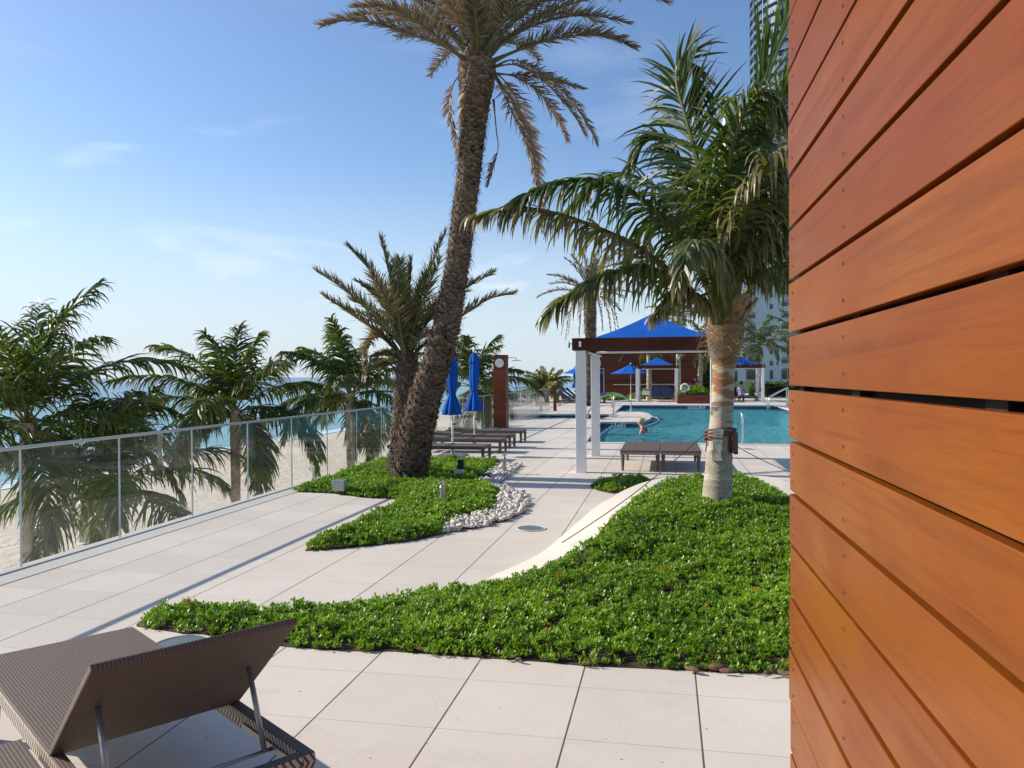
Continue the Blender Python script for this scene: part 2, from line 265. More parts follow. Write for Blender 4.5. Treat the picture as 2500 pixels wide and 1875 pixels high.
# ------------------------------------------------------------------ mesh helpers
def props(o, label=None, cat=None, group=None, kind=None):
    if label: o['label'] = label
    if cat: o['category'] = cat
    if group: o['group'] = group
    if kind: o['kind'] = kind
    return o
def child(o, parent):
    if parent is not None:
        o.parent = parent; o.matrix_parent_inverse = Matrix.Translation(-Vector(parent.location)) if parent.type == 'EMPTY' and not parent.parent else Matrix()
    return o
def thing(name, label, cat, loc=(0, 0, 0), group=None):
    o = bpy.data.objects.new(name, None); o.empty_display_size = .2; col.objects.link(o); o.location = tuple(float(a) for a in loc)
    return props(o, label, cat, group)
class MB:
    def __init__(s): s.v = []; s.f = []; s.mi = []; s.c = []; s.cm = 0
    def add(s, v, f, mi=0):
        b = len(s.v); s.v += [tuple(map(float, q)) for q in v]; s.f += [tuple(b + i for i in q) for q in f]; s.mi += [mi] * len(f); return s
    def box(s, a, b, mi=0, M_=None):
        (x0, y0, z0), (x1, y1, z1) = a, b
        v = [(x0, y0, z0), (x1, y0, z0), (x1, y1, z0), (x0, y1, z0), (x0, y0, z1), (x1, y0, z1), (x1, y1, z1), (x0, y1, z1)]
        if M_ is not None: v = [M_ @ Vector(q) for q in v]
        return s.add(v, [(0, 3, 2, 1), (4, 5, 6, 7), (0, 1, 5, 4), (1, 2, 6, 5), (2, 3, 7, 6), (3, 0, 4, 7)], mi)
    def tube(s, pts, rad, n=10, mi=0, cap=True, sx=1.0):
        pts = [Vector(tuple(map(float, p))) for p in pts]
        if not hasattr(rad, '__len__'): rad = [rad] * len(pts)
        v = []; prev = None
        for i, p in enumerate(pts):
            t = (pts[min(i + 1, len(pts) - 1)] - pts[max(i - 1, 0)]).normalized()
            if prev is None: a = t.orthogonal().normalized() if abs(t.z) < .9 else (Vector((1, 0, 0)) - t * t.x).normalized()
            else: a = (prev - t * prev.dot(t)).normalized()
            prev = a; b = t.cross(a)
            for k in range(n):
                th = 2 * pi * k / n; v.append(p + a * cos(th) * rad[i] + b * sin(th) * rad[i] * sx)
        f = [(i * n + k, i * n + (k + 1) % n, (i + 1) * n + (k + 1) % n, (i + 1) * n + k) for i in range(len(pts) - 1) for k in range(n)]
        if cap: f += [tuple(range(n - 1, -1, -1)), tuple((len(pts) - 1) * n + k for k in range(n))]
        return s.add(v, f, mi)
    def lathe(s, prof, n=20, o=(0, 0, 0), mi=0, cap=True, fn=None):
        v = []
        for r, z in prof:
            for k in range(n):
                th = 2 * pi * k / n; rr = r * (fn(th, z) if fn else 1); v.append((o[0] + rr * cos(th), o[1] + rr * sin(th), o[2] + z))
        f = [(i * n + k, i * n + (k + 1) % n, (i + 1) * n + (k + 1) % n, (i + 1) * n + k) for i in range(len(prof) - 1) for k in range(n)]
        if cap: f += [tuple(range(n - 1, -1, -1)), tuple((len(prof) - 1) * n + k for k in range(n))]
        return s.add(v, f, mi)
    def prism(s, poly, z0, z1, mi=0):
        n = len(poly); v = [(p[0], p[1], z0) for p in poly] + [(p[0], p[1], z1) for p in poly]
        return s.add(v, [tuple(range(n - 1, -1, -1)), tuple(range(n, 2 * n))] + [(i, (i + 1) % n, n + (i + 1) % n, n + i) for i in range(n)], mi)
    def build(s, name, mats, parent=None, smooth=False, bevel=0, kind=None):
        me = bpy.data.meshes.new(name); me.from_pydata(s.v, [], s.f)
        for m in (mats if isinstance(mats, (list, tuple)) else [mats]): me.materials.append(m)
        me.polygons.foreach_set('material_index', s.mi)
        bm = bmesh.new(); bm.from_mesh(me); bmesh.ops.recalc_face_normals(bm, faces=bm.faces); bm.to_mesh(me); bm.free()
        if smooth: me.polygons.foreach_set('use_smooth', [True] * len(me.polygons))
        o = bpy.data.objects.new(name, me); col.objects.link(o); child(o, parent)
        if bevel:
            b = o.modifiers.new('bevel', 'BEVEL'); b.width = bevel; b.segments = 2; b.limit_method = 'ANGLE'
        if kind: o['kind'] = kind
        return o
def npmesh(name, V, faces, mats, parent=None, attr=None, attrname='leafcol', smooth=False, mi=None):
    """V (N,3); faces: list of (M,k) arrays"""
    me = bpy.data.meshes.new(name); V = np.asarray(V, np.float32); me.vertices.add(len(V)); me.vertices.foreach_set('co', V.ravel())
    li = np.concatenate([f.ravel() for f in faces]).astype(np.int32); sz = np.concatenate([np.full(len(f), f.shape[1]) for f in faces]); st = np.concatenate([[0], np.cumsum(sz)[:-1]]).astype(np.int32)
    me.loops.add(len(li)); me.loops.foreach_set('vertex_index', li); me.polygons.add(len(sz)); me.polygons.foreach_set('loop_start', st)
    for m in (mats if isinstance(mats, (list, tuple)) else [mats]): me.materials.append(m)
    me.update(calc_edges=True)
    if attr is not None:
        a = me.color_attributes.new(name=attrname, type='FLOAT_COLOR', domain='POINT'); A = np.ones((len(V), 4), np.float32); A[:, :3] = attr; a.data.foreach_set('color', A.ravel())
    me.polygons.foreach_set('use_smooth', np.full(len(sz), smooth))
    if mi is not None: me.polygons.foreach_set('material_index', np.asarray(mi, np.int32))
    me.validate(); o = bpy.data.objects.new(name, me); col.objects.link(o); child(o, parent); return o
def text(body, size, mat, parent, M_, extrude=.002):
    cu = bpy.data.curves.new('t', 'FONT'); cu.body = body; cu.size = size; cu.extrude = extrude; cu.align_x = 'CENTER'; cu.align_y = 'CENTER'; cu.resolution_u = 3; cu.offset = size * .035
    o = bpy.data.objects.new('t', cu); me = bpy.data.meshes.new_from_object(o); me.name = 'lettering'; bpy.data.objects.remove(o)
    me.transform(M_); me.materials.clear(); me.materials.append(mat); r = bpy.data.objects.new('lettering', me); col.objects.link(r); child(r, parent); return r
def copy_tree(root, loc, rz=0, label=None, group=None, cat=None):
    r = root.copy(); col.objects.link(r); r.location = tuple(float(a) for a in loc); r.rotation_euler = (0, 0, rz)
    if label: r['label'] = label
    if group: r['group'] = group
    if cat: r['category'] = cat
    for ch in [o for o in bpy.data.objects if o.parent == root]:
        c = ch.copy(); col.objects.link(c); c.parent = r
        for g_ in [o for o in bpy.data.objects if o.parent == ch]:
            d = g_.copy(); col.objects.link(d); d.parent = c
    return r
def catmull(pts, n):
    pts = np.asarray(pts, float); p = np.vstack([2 * pts[0] - pts[1], pts, 2 * pts[-1] - pts[-2]]); m = len(pts) - 1
    seg = np.r_[0, np.cumsum(np.linalg.norm(np.diff(pts, axis=0), axis=1))]; s = np.linspace(0, seg[-1], n); out = []
    for q in s:
        i = min(m - 1, int(np.searchsorted(seg, q, 'right') - 1)); t = (q - seg[i]) / max(1e-9, seg[i + 1] - seg[i]); a, b, c, d = p[i:i + 4]
        out.append(.5 * ((2 * b) + (-a + c) * t + (2 * a - 5 * b + 4 * c - d) * t * t + (-a + 3 * b - 3 * c + d) * t ** 3))
    return np.array(out)
def inside(poly, pts):
    poly = np.asarray(poly)[:, :2]; x, y = pts[:, 0], pts[:, 1]; r = np.zeros(len(pts), bool); j = len(poly) - 1
    for i in range(len(poly)):
        xi, yi = poly[i]; xj, yj = poly[j]; c = ((yi > y) != (yj > y)) & (x < (xj - xi) * (y - yi) / (yj - yi + 1e-12) + xi); r ^= c; j = i
    return r
def sample(poly, n, rng=RNG):
    poly = np.asarray(poly)[:, :2]; lo = poly.min(0); hi = poly.max(0); out = np.zeros((0, 2))
    while len(out) < n:
        q = rng.uniform(lo, hi, (n * 2, 2)); out = np.vstack([out, q[inside(poly, q)]])
    return out[:n]
def polyarea(poly):
    p = np.asarray(poly)[:, :2]; q = np.roll(p, -1, 0); return abs(np.sum(p[:, 0] * q[:, 1] - q[:, 0] * p[:, 1])) / 2

# ------------------------------------------------------------------ the setting
from mathutils.geometry import delaunay_2d_cdt
def sheet(name, outer, holes, z, mat, kind='structure'):
    vs_, es = [], []
    for loop in [outer] + holes:
        b = len(vs_); vs_ += [Vector((float(p[0]), float(p[1]))) for p in loop]; es += [(b + i, b + (i + 1) % len(loop)) for i in range(len(loop))]
    ov, oe, of, *_ = delaunay_2d_cdt(vs_, es, [], 1, 1e-5)
    V = np.array([(v.x, v.y, z) for v in ov]); cent = np.array([V[list(f)].mean(0) for f in of]); keep = inside(outer, cent)
    for h in holes: keep &= ~inside(h, cent)
    m = MB(); m.add([tuple(v) for v in V], [tuple(f) for f, k in zip(of, keep) if k]); o = m.build(name, mat, kind=kind)
    if o.data.polygons[0].normal.z < 0: o.data.flip_normals()
    return o
RX = -5.5
pool = [U(1432, 1078)[:2], (9.0, U(1932, 1082)[1]), (9.0, 43.2)]
PNY = float(U(1600, 1081.6)[1])
pool = [(-1.98, PNY), (5.71, PNY), (5.71, 44.6), U(1521, 989)[:2], U(1502, 1005)[:2], U(1567, 1006)[:2], U(1577, 1008)[:2], U(1585, 1011)[:2], U(1590, 1015)[:2], U(1590, 1019)[:2], U(1585, 1023)[:2], U(1576, 1026)[:2], U(1566, 1029.5)[:2], U(1555, 1030.5)[:2], U(1466, 1030.5)[:2]]
pool = [(float(a), float(b)) for a, b in pool]
tub = [tuple(map(float, U(*q)[:2])) for q in [(1291, 1020.5), (1320, 1012), (1488, 1011.5), (1490, 1014), (1486, 1018), (1474, 1021.5)]]
EDGE = RX - .12
deck = sheet('paving', [(EDGE, -12), (30, -12), (30, 75), (EDGE - 2.2, 75), (EDGE - 2.2, 39), (EDGE, 39)], [pool, tub], 0, M['paving'])
def pit(poly, depth, name, label, cat, band=.24):
    t = thing(name, label, cat, (poly[0][0], poly[0][1], 0)); n = len(poly); m = MB(); m2 = MB(); m3 = MB()
    for i in range(n):
        a, b = poly[i], poly[(i + 1) % n]
        m.add([(*a, -band), (*b, -band), (*b, -depth), (*a, -depth)], [(0, 1, 2, 3)]); m2.add([(*a, -.001), (*b, -.001), (*b, -band), (*a, -band)], [(0, 1, 2, 3)])
    vs_ = [Vector(p) for p in poly]; ov, oe, of, *_ = delaunay_2d_cdt(vs_, [(i, (i + 1) % n) for i in range(n)], [], 1, 1e-5)
    V = [(v.x, v.y, -depth) for v in ov]; cent = np.array([np.mean([V[i] for i in f], 0) for f in of]); k = inside(poly, cent)
    m.add(V, [tuple(f) for f, q in zip(of, k) if q]); m.build('basin', M['plaster'] if depth > .8 else M['mosaic'], t); m2.build('waterline_tiles', M['mosaic'], t)
    # coping: a proud lip round the rim
    c = MB(); cen = np.mean(poly, 0); P2 = [Vector(p) for p in poly]
    nrm = []
    area = sum(P2[i].x * P2[(i + 1) % n].y - P2[(i + 1) % n].x * P2[i].y for i in range(n)); sg = 1 if area > 0 else -1
    for i in range(n):
        e = (P2[(i + 1) % n] - P2[i]).normalized(); nrm.append(Vector((e.y, -e.x)) * sg)
    out = []; inn = []
    for i in range(n):
        b = (nrm[i] + nrm[i - 1]); b = b / max(.4, b.length_squared / 2); out.append(P2[i] + b * .30); inn.append(P2[i] - b * .015)
    for i in range(n):
        j = (i + 1) % n; c.add([(*inn[i], -.05), (*inn[j], -.05), (*inn[j], .012), (*inn[i], .012), (*out[i], .012), (*out[j], .012), (*out[j], -.002), (*out[i], -.002)], [(0, 1, 2, 3), (3, 2, 5, 4), (4, 5, 6, 7)])
    c.build('coping', M['concrete'], t)
    return t
pt = pit(pool, 1.0, 'swimming_pool', 'large swimming pool with a rounded paved peninsula and dark mosaic waterline', 'pool')
tt = pit(tub, .7, 'hot_tub', 'small sunken hot tub lined in dark mosaic behind the white pergola posts', 'hot tub')
sheet('water', [(-2.4, 18), (6.2, 18), (6.2, 45.2), (-2.8, 45.2)], [], -.105, M['poolwater']).name = 'pool_water'
bpy.data.objects['pool_water'].data.materials[0] = M['poolwater']
# clip the water to the pool outline
bpy.data.objects.remove(bpy.data.objects['pool_water'])
sheet('water', pool, [], -.185, M['poolwater']); sheet('water', tub, [], -.16, M['poolwater'])
# submerged ledge with white nosing
led = [U(*q, -.2)[:2] for q in [(1555, 1032), (1591.7, 1018), (1603, 1021.7), (1608.5, 1026.6), (1605.8, 1030), (1595, 1034.7), (1585, 1038), (1572, 1041.8), (1500, 1042), (1492, 1043), (1448, 1074), (1434, 1078), (1462, 1033)]]
led = [(float(a), float(b)) for a, b in led]
m = MB(); m.prism(led, -.96, -.20); m.build('ledge', M['mosaic'], pt)
m = MB(); nl = [(*p, -.185) for p in led[1:12]]; m.tube(nl, .028, 6); m.build('nosing', M['white'], pt)
dk = [(float(a), float(b)) for a, b in [U(*q, -.97)[:2] for q in [(1600, 1038), (1625, 1024), (1660, 1022), (1690, 1028), (1685, 1036), (1650, 1042), (1612, 1044)]]]
m = MB(); m.prism(dk, -.999, -.97); m.build('floor_dark_patch', M['mosaic'], pt)  # flat dark patch laid on the pool floor

# slab edge, lower land, beach, sea
m = MB(); m.box((EDGE - .02, -12, -6.4), (EDGE + .25, 39, -.02)); m.box((EDGE - 2.22, 39, -6.4), (EDGE - 2, 75, -.02)); m.box((EDGE - 2.2, 38.8, -6.4), (EDGE, 39, -.02)); m.build('terrace_base', M['concrete'], kind='structure')
m = MB(); m.box((EDGE, -12, .001), (RX + .28, 39, .005)); m.build('deck_edge_strip', M['concrete'], kind='structure')
m = MB(); m.add([(SHORE - 3, -300, -6.45), (60, -300, -6.3), (60, 3000, -6.3), (SHORE - 3, 3000, -6.45)], [(0, 1, 2, 3)]); m.build('beach', M['sand'], kind='structure')
m = MB(); m.add([(-40000, -30000, -6.40), (SHORE, -30000, -6.40), (SHORE, 40000, -6.40), (-40000, 40000, -6.40)], [(0, 1, 2, 3)]); m.build('sea', M['ocean'], kind='structure')
m = MB(); m.add([(-7, 75, -.05), (400, 75, -.05), (400, 2500, -.05), (-7, 2500, -.05)], [(0, 1, 2, 3)]); m.add([(30, -300, -.05), (400, -300, -.05), (400, 75, -.05), (30, 75, -.05)], [(0, 1, 2, 3)]); m.build('lawn', M['lawn'], kind='structure')

# ------------------------------------------------------------------ glass balustrade
t = thing('glass_balustrade', 'long frameless glass balustrade with silver handrail along the sea edge of the terrace', 'balustrade', (RX, 0, 0))
ys = [5.95 + 1.27 * k for k in range(-6, 26)]
for y in ys[:-1]:
    m = MB(); m.box((RX - .007, y + .006, .017), (RX + .007, y + 1.264, 1.04)); o = m.build('glass_panel', [M['glass'], M['glass_edge']], t)
    for p in o.data.polygons:
        if abs(p.normal.y) > .9: p.material_index = 1
m = MB(); m.box((RX - .02, ys[0], 1.037), (RX + .02, ys[-1] - .02, 1.066)); m.build('handrail', M['rail'], t, bevel=.008)
m = MB(); m.box((RX - .03, ys[0], .0055), (RX + .03, ys[-1] - .02, .016)); m.build('base_channel', M['concrete'], t)
t = thing('glass_balustrade', 'farther stretch of glass balustrade beyond the brown end post', 'balustrade', (EDGE - 2, 40, 0))
for k in range(14):
    y = 40 + 1.27 * k; m = MB(); m.box((EDGE - 2.1, y + .006, .01), (EDGE - 2.086, y + 1.264, 1.04)); m.build('glass_panel', M['glass'], t)
m = MB(); m.box((EDGE - 2.12, 40, 1.035), (EDGE - 2.066, 57.8, 1.07)); m.build('handrail', M['rail'], t)
e = U(1355, 1003.6); m = MB(); m.box((e[0] - .07, e[1] - .07, 0), (e[0] + .07, e[1] + .07, 1.16)); m.box((e[0] - .078, e[1] - .078, 1.16), (e[0] + .078, e[1] + .078, 1.18)); props(m.build('balustrade_post', M['tower_boards'], bevel=.006), 'slim square brown wooden post ending the near glass balustrade', 'post')

# ------------------------------------------------------------------ wood clad building on the right
WY = 2.236; WX = .322; wr = radians(1.0); Wm = Matrix.Translation((WX, WY, 0)) @ Matrix.Rotation(wr, 4, 'Z')
t = thing('clad_building', 'large glossy orange hardwood clad wall of horizontal boards filling the right foreground', 'building', (WX, WY, 0))
m = MB(); pz = 1.617; m2 = []
for k in range(-12, 14):
    z0 = pz + k * .14; z0a = max(z0 + .005, .012); z1a = z0 + .1342 - (.002 if k == -1 else 0)
    if z0 + .14 < .03: continue
    j = random.uniform(-.002, .002)
    m.box((0 + j, -3.6, z0a), (.021 + j, 0, z1a), 0, Wm); m2.append((z0, z1a))
m.build('cladding', M['wall_wood'], t, bevel=.0016)
m = MB(); m.box((.045, -3.6, 0), (3.2, -.03, 3.42), 0, Wm); m.build('core_wall', M['core'], t)
m = MB()
for yy in (-.06, -.62, -1.25, -1.9, -2.5): m.box((.0215, yy - .03, .01), (.0445, yy + .03, 3.41), 0, Wm)
m.build('battens', M['core'], t)
m = MB()
for z0, z1 in m2: m.box((.024, -.0285, z0 + .006), (3.2, -.006, z1), 0, Wm)
m.build('end_cladding', M['end_wood'], t)
sc = MB(); sc.lathe([(.0, 0), (.0036, 0), (.0036, .0010), (.0018, .0003), (.0, .0006)], 10, cap=False); so0 = sc.build('screw', M['strap'], t); so0.matrix_parent_inverse = Matrix()
scm = so0.data; bpy.data.objects.remove(so0)
for z0, z1 in m2:
    for fr_ in (.25, .75):
        for yy in (-.065, -.62):
            if z0 < .9 and yy < -.3: pass
            o = bpy.data.objects.new('screw', scm); col.objects.link(o); o.parent = t; o.matrix_parent_inverse = Matrix.Translation(-Vector(t.location)); o.matrix_basis = Wm @ Matrix.Translation((-.0025, yy, z0 + .14 * fr_)) @ Matrix.Rotation(-pi / 2, 4, 'Y')

# ------------------------------------------------------------------ planting
def cover(pos, L=.034, nleaf=8, hue=None, dryp=.03, rng=RNG):
    N = len(pos); K = N * nleaf; base = np.repeat(pos, nleaf, 0) + rng.normal(0, .006, (K, 3)); ph = rng.uniform(0, 2 * pi, K); el = rng.uniform(.15, 1.35, K); l = L * rng.uniform(.6, 1.25, K)
    d = np.stack([np.cos(ph) * np.cos(el), np.sin(ph) * np.cos(el), np.sin(el)], 1); s = np.stack([-np.sin(ph), np.cos(ph), np.zeros(K)], 1); nn = np.cross(d, s)
    w = (l * .27)[:, None]; mid = base + d * (l * .6)[:, None]; V = np.stack([base, mid + s * w - nn * w * .35, base + d * l[:, None] - nn * w * .1, mid - s * w - nn * w * .35], 1).reshape(-1, 3)
    Fq = np.arange(K * 4).reshape(K, 4)
    h = np.repeat(np.clip((hue if hue is not None else rng.uniform(0, 1, N)) + rng.normal(0, .12, N), 0, 1), nleaf); dr = (rng.uniform(0, 1, K) < dryp) * 1.; fl = np.repeat((rng.uniform(0, 1, N) < .004) * 1., nleaf) * (rng.uniform(0, 1, K) < .5)
    A = np.repeat(np.stack([h, dr, fl], 1), 4, 0); return V, Fq, A
def vnoise(p, s, seed=0):
    r = np.random.default_rng(seed); g = r.uniform(0, 1, (64, 64)); q = p[:, :2] * s; i = np.floor(q).astype(int); f = q - i; f = f * f * (3 - 2 * f); a = i % 64; b = (i + 1) % 64
    return (g[a[:, 0], a[:, 1]] * (1 - f[:, 0]) + g[b[:, 0], a[:, 1]] * f[:, 0]) * (1 - f[:, 1]) + (g[a[:, 0], b[:, 1]] * (1 - f[:, 0]) + g[b[:, 0], b[:, 1]] * f[:, 0]) * f[:, 1]
def bed(poly, hf, dens, L, label, name='groundcover', canopy=.075, patchy=.24, seed=3):
    poly = np.array([p[:2] for p in poly], float); A = polyarea(poly); rng = np.random.default_rng(seed)
    q = sample(poly, int(A * dens), rng); n1 = vnoise(q, 1.3, seed); n2 = vnoise(q, 9, seed + 1); n3 = vnoise(q, 24, seed + 2)
    # distance to edge
    dmin = np.full(len(q), 9.)
    for i in range(len(poly)):
        a, b = poly[i], poly[(i + 1) % len(poly)]; t_ = np.clip(((q - a) @ (b - a)) / max(1e-9, (b - a) @ (b - a)), 0, 1); dmin = np.minimum(dmin, np.linalg.norm(q - a - t_[:, None] * (b - a), axis=1))
    keep = (n2 * .55 + n3 * .45 > patchy + .25 * np.exp(-dmin / .06)); q = q[keep]; n1, n2, n3, dmin = n1[keep], n2[keep], n3[keep], dmin[keep]
    hc = canopy * (.2 + .75 * n2 + .75 * n3) * np.clip(dmin / .12, .25, 1) * rng.uniform(.55, 1.05, len(q)); z = hf(q) + hc
    out = q + rng.normal(0, .012, q.shape)
    V, Fq, C_ = cover(np.column_stack([out, z]), L, hue=.5 * n1 + .35 * n3 + .25 * n2, rng=rng)
    props(npmesh(name, V, [Fq], M['cover'], attr=C_), label, 'ground cover', kind='stuff')
def mound(name, poly, hf, mat, res=.12):
    poly = np.array([p[:2] for p in poly], float); lo = poly.min(0); hi = poly.max(0); xs = np.arange(lo[0], hi[0], res); ys_ = np.arange(lo[1], hi[1], res); g = np.array([(x, y) for x in xs for y in ys_]); g = g[inside(poly, g)]
    vs_ = [Vector(p) for p in poly] + [Vector(p) for p in g]; n = len(poly); ov, oe, of, *_ = delaunay_2d_cdt(vs_, [(i, (i + 1) % n) for i in range(n)], [], 1, 1e-5)
    V = np.array([(v.x, v.y) for v in ov]); k = inside(poly, np.array([V[list(f)].mean(0) for f in of])); Z = hf(V) + .004
    o = MB().add([(a, b, c) for (a, b), c in zip(V, Z)], [tuple(f) for f, q in zip(of, k) if q]).build(name, mat, kind='structure', smooth=True)
    return o
# main bed with rising curb
out_px = [(1180, 1425, .03), (1202, 1405, .05), (1240, 1388, .07), (1299, 1361, .11), (1333, 1340, .14), (1396, 1287, .19), (1457, 1234.4, .26), (1492, 1215, .30), (1524, 1196, .32), (1574, 1176.5, .34), (1634, 1164, .35), (1718, 1156.6, .35), (1788, 1158, .35), (1872, 1163, .34), (1910, 1171.6, .34), (1945, 1184, .33)]
in_px = [(1219, 1430, .03), (1230, 1426, .05), (1262, 1418, .07), (1300, 1408, .11), (1349, 1369, .14), (1408, 1350, .19), (1452, 1318, .26), (1475, 1285, .30), (1519, 1245, .32), (1560, 1212, .34), (1624, 1180, .35), (1700, 1168, .35), (1788, 1167, .35), (1850, 1178, .34), (1900, 1200, .34), (1935, 1225, .33)]
outc = catmull([U(*q) for q in out_px], 60); inc = catmull([U(*q) for q in in_px], 60)
outc = np.vstack([outc, [[3.2, 9.4, .3]]]); inc = np.vstack([inc, [[3.0, 8.9, .3]]])
m = MB(); n = len(outc); v = [tuple(p) for p in outc] + [tuple(p) for p in inc] + [(p[0], p[1], -.02) for p in outc] + [(p[0], p[1], -.02) for p in inc]
m.add(v, [(i, i + 1, n + i + 1, n + i) for i in range(n - 1)] + [(2 * n + i, 2 * n + i + 1, i + 1, i) for i in range(n - 1)] + [(n + i, n + i + 1, 3 * n + i + 1, 3 * n + i) for i in range(n - 1)] + [(0, n, 3 * n, 2 * n)])
props(m.build('planter_curb', M['curb'], bevel=.01), 'curved cream concrete curb rising around the coconut palm bed', 'curb')
front = [U(*q) for q in [(333, 1530), (452, 1548), (560, 1562), (700, 1580), (830, 1590), (960, 1591), (1100, 1602), (1243, 1611), (1330, 1617), (1430, 1627), (1560, 1632), (1684, 1638), (1790, 1643), (1931, 1646)]]
back = [U(*q) for q in [(333, 1526), (360, 1505), (420, 1492), (500, 1489), (560, 1487), (640, 1492), (700, 1496), (780, 1492), (860, 1485), (930, 1476), (1000, 1466), (1080, 1455), (1140, 1447), (1185, 1440)]]
bedp = [tuple(p[:2]) for p in front] + [(3.4, 5.0), (3.3, 8.8)] + [tuple(p[:2]) for p in inc[::-1][1::4]] + [tuple(p[:2]) for p in back[::-1]]
ctl = [(*p[:2], 0.) for p in front] + [(*p[:2], 0.) for p in back] + [(p[0], p[1], max(0, p[2] - .015)) for p in inc[::3]] + [(.49, 8.2, .30), (.1, 7.0, .19), (.9, 7.2, .22), (-.4, 6.2, .10), (.8, 5.6, .09), (2.5, 6.5, .2), (2.5, 8, .3), (-1.2, 5.2, .03), (0, 5.3, .05)]
ctl = np.array(ctl, float)
def hmain(q):
    q = np.asarray(q); d = ((q[:, None, :2] - ctl[None, :, :2]) ** 2).sum(2) + 1e-3; w = d ** -1.6; return (w * ctl[None, :, 2]).sum(1) / w.sum(1)
mound('planting_soil', bedp, hmain, M['soil'])
bed(bedp, hmain, 1800, .029, 'glossy green ground cover filling the curbed bed under the coconut palm', seed=3, canopy=.085)
flat = lambda q: np.zeros(len(q))
leftp = [U(*q) for q in [(716, 1201), (811, 1205), (893, 1216), (966, 1219), (966, 1230), (950, 1248), (887, 1272), (827, 1303), (763, 1322), (744, 1346), (800, 1343), (858, 1337), (934, 1330), (1016, 1320), (1086, 1303), (1080, 1290), (1121, 1268), (1200, 1250), (1212, 1228), (1220, 1200), (1185, 1186), (1170, 1172), (1200, 1150), (1225, 1134), (1222, 1131), (1048, 1127), (940, 1127), (877, 1144), (795, 1174)]]
mound('planting_soil', leftp, flat, M['soil']); bed(leftp, flat, 1250, .035, 'bright green ground cover around the leaning date palm trunk', seed=11, canopy=.10, patchy=.15)
smallp = [U(*q) for q in [(1441, 1189), (1480, 1177), (1530, 1172), (1588, 1170), (1575, 1180), (1535, 1194), (1500, 1206), (1478, 1202), (1460, 1198)]]
mound('planting_soil', smallp, flat, M['soil']); bed(smallp, flat, 700, .042, 'small wedge of green ground cover behind the cream curb', seed=17, canopy=.09, patchy=.1)
# bark chips and leaf litter at the front lip of the bed
for i, (px, py, s_) in enumerate([(1690, 1636, 1.2), (1752, 1632, 1.5), (1775, 1640, 1.1), (1720, 1624, 1.0), (1880, 1644, 1.1), (1915, 1646, 1.2), (1432, 1622, .7), (1265, 1611, .7), (1030, 1586, .9), (462, 1541, 1.1), (488, 1541, 1.0), (800, 1578, .8), (1445, 1610, .6)]):
    p = U(px, py, .02); m = MB(); pr = []
    a = random.uniform(-.5, .5)
    for k in range(7):
        t_ = k / 6; pr.append(((p[0] + (t_ - .5) * .075 * s_ * cos(a)), p[1] + (t_ - .5) * .075 * s_ * sin(a), p[2] + .006 + random.uniform(-.002, .004)))
    m.tube(pr, [.004 * s_, .011 * s_, .015 * s_, .013 * s_, .014 * s_, .010 * s_, .003 * s_], 7, sx=.45)
    wh = ['left one of the big pair right of the fourth paving joint', 'largest of the three near the front right bed corner', 'tucked under the largest one near the bed corner', 'just above the big pair, half under leaves', 'second from the orange wall at the bed edge', 'nearest the orange wall at the bed edge', 'small, at the middle of the front bed edge', 'small, at the second paving joint below the bed', 'small, at the first paving joint below the bed', 'left of two by the round drain at the bed tip', 'right of two by the round drain at the bed tip', 'small, just right of the raised lounger back', 'tiny, under leaves at the middle of the front edge'][i]
    props(m.build('bark_chip', M['bark_chip'], smooth=True), 'curled brown bark chip, ' + wh, 'bark chip', 'bark chips at the bed edge')
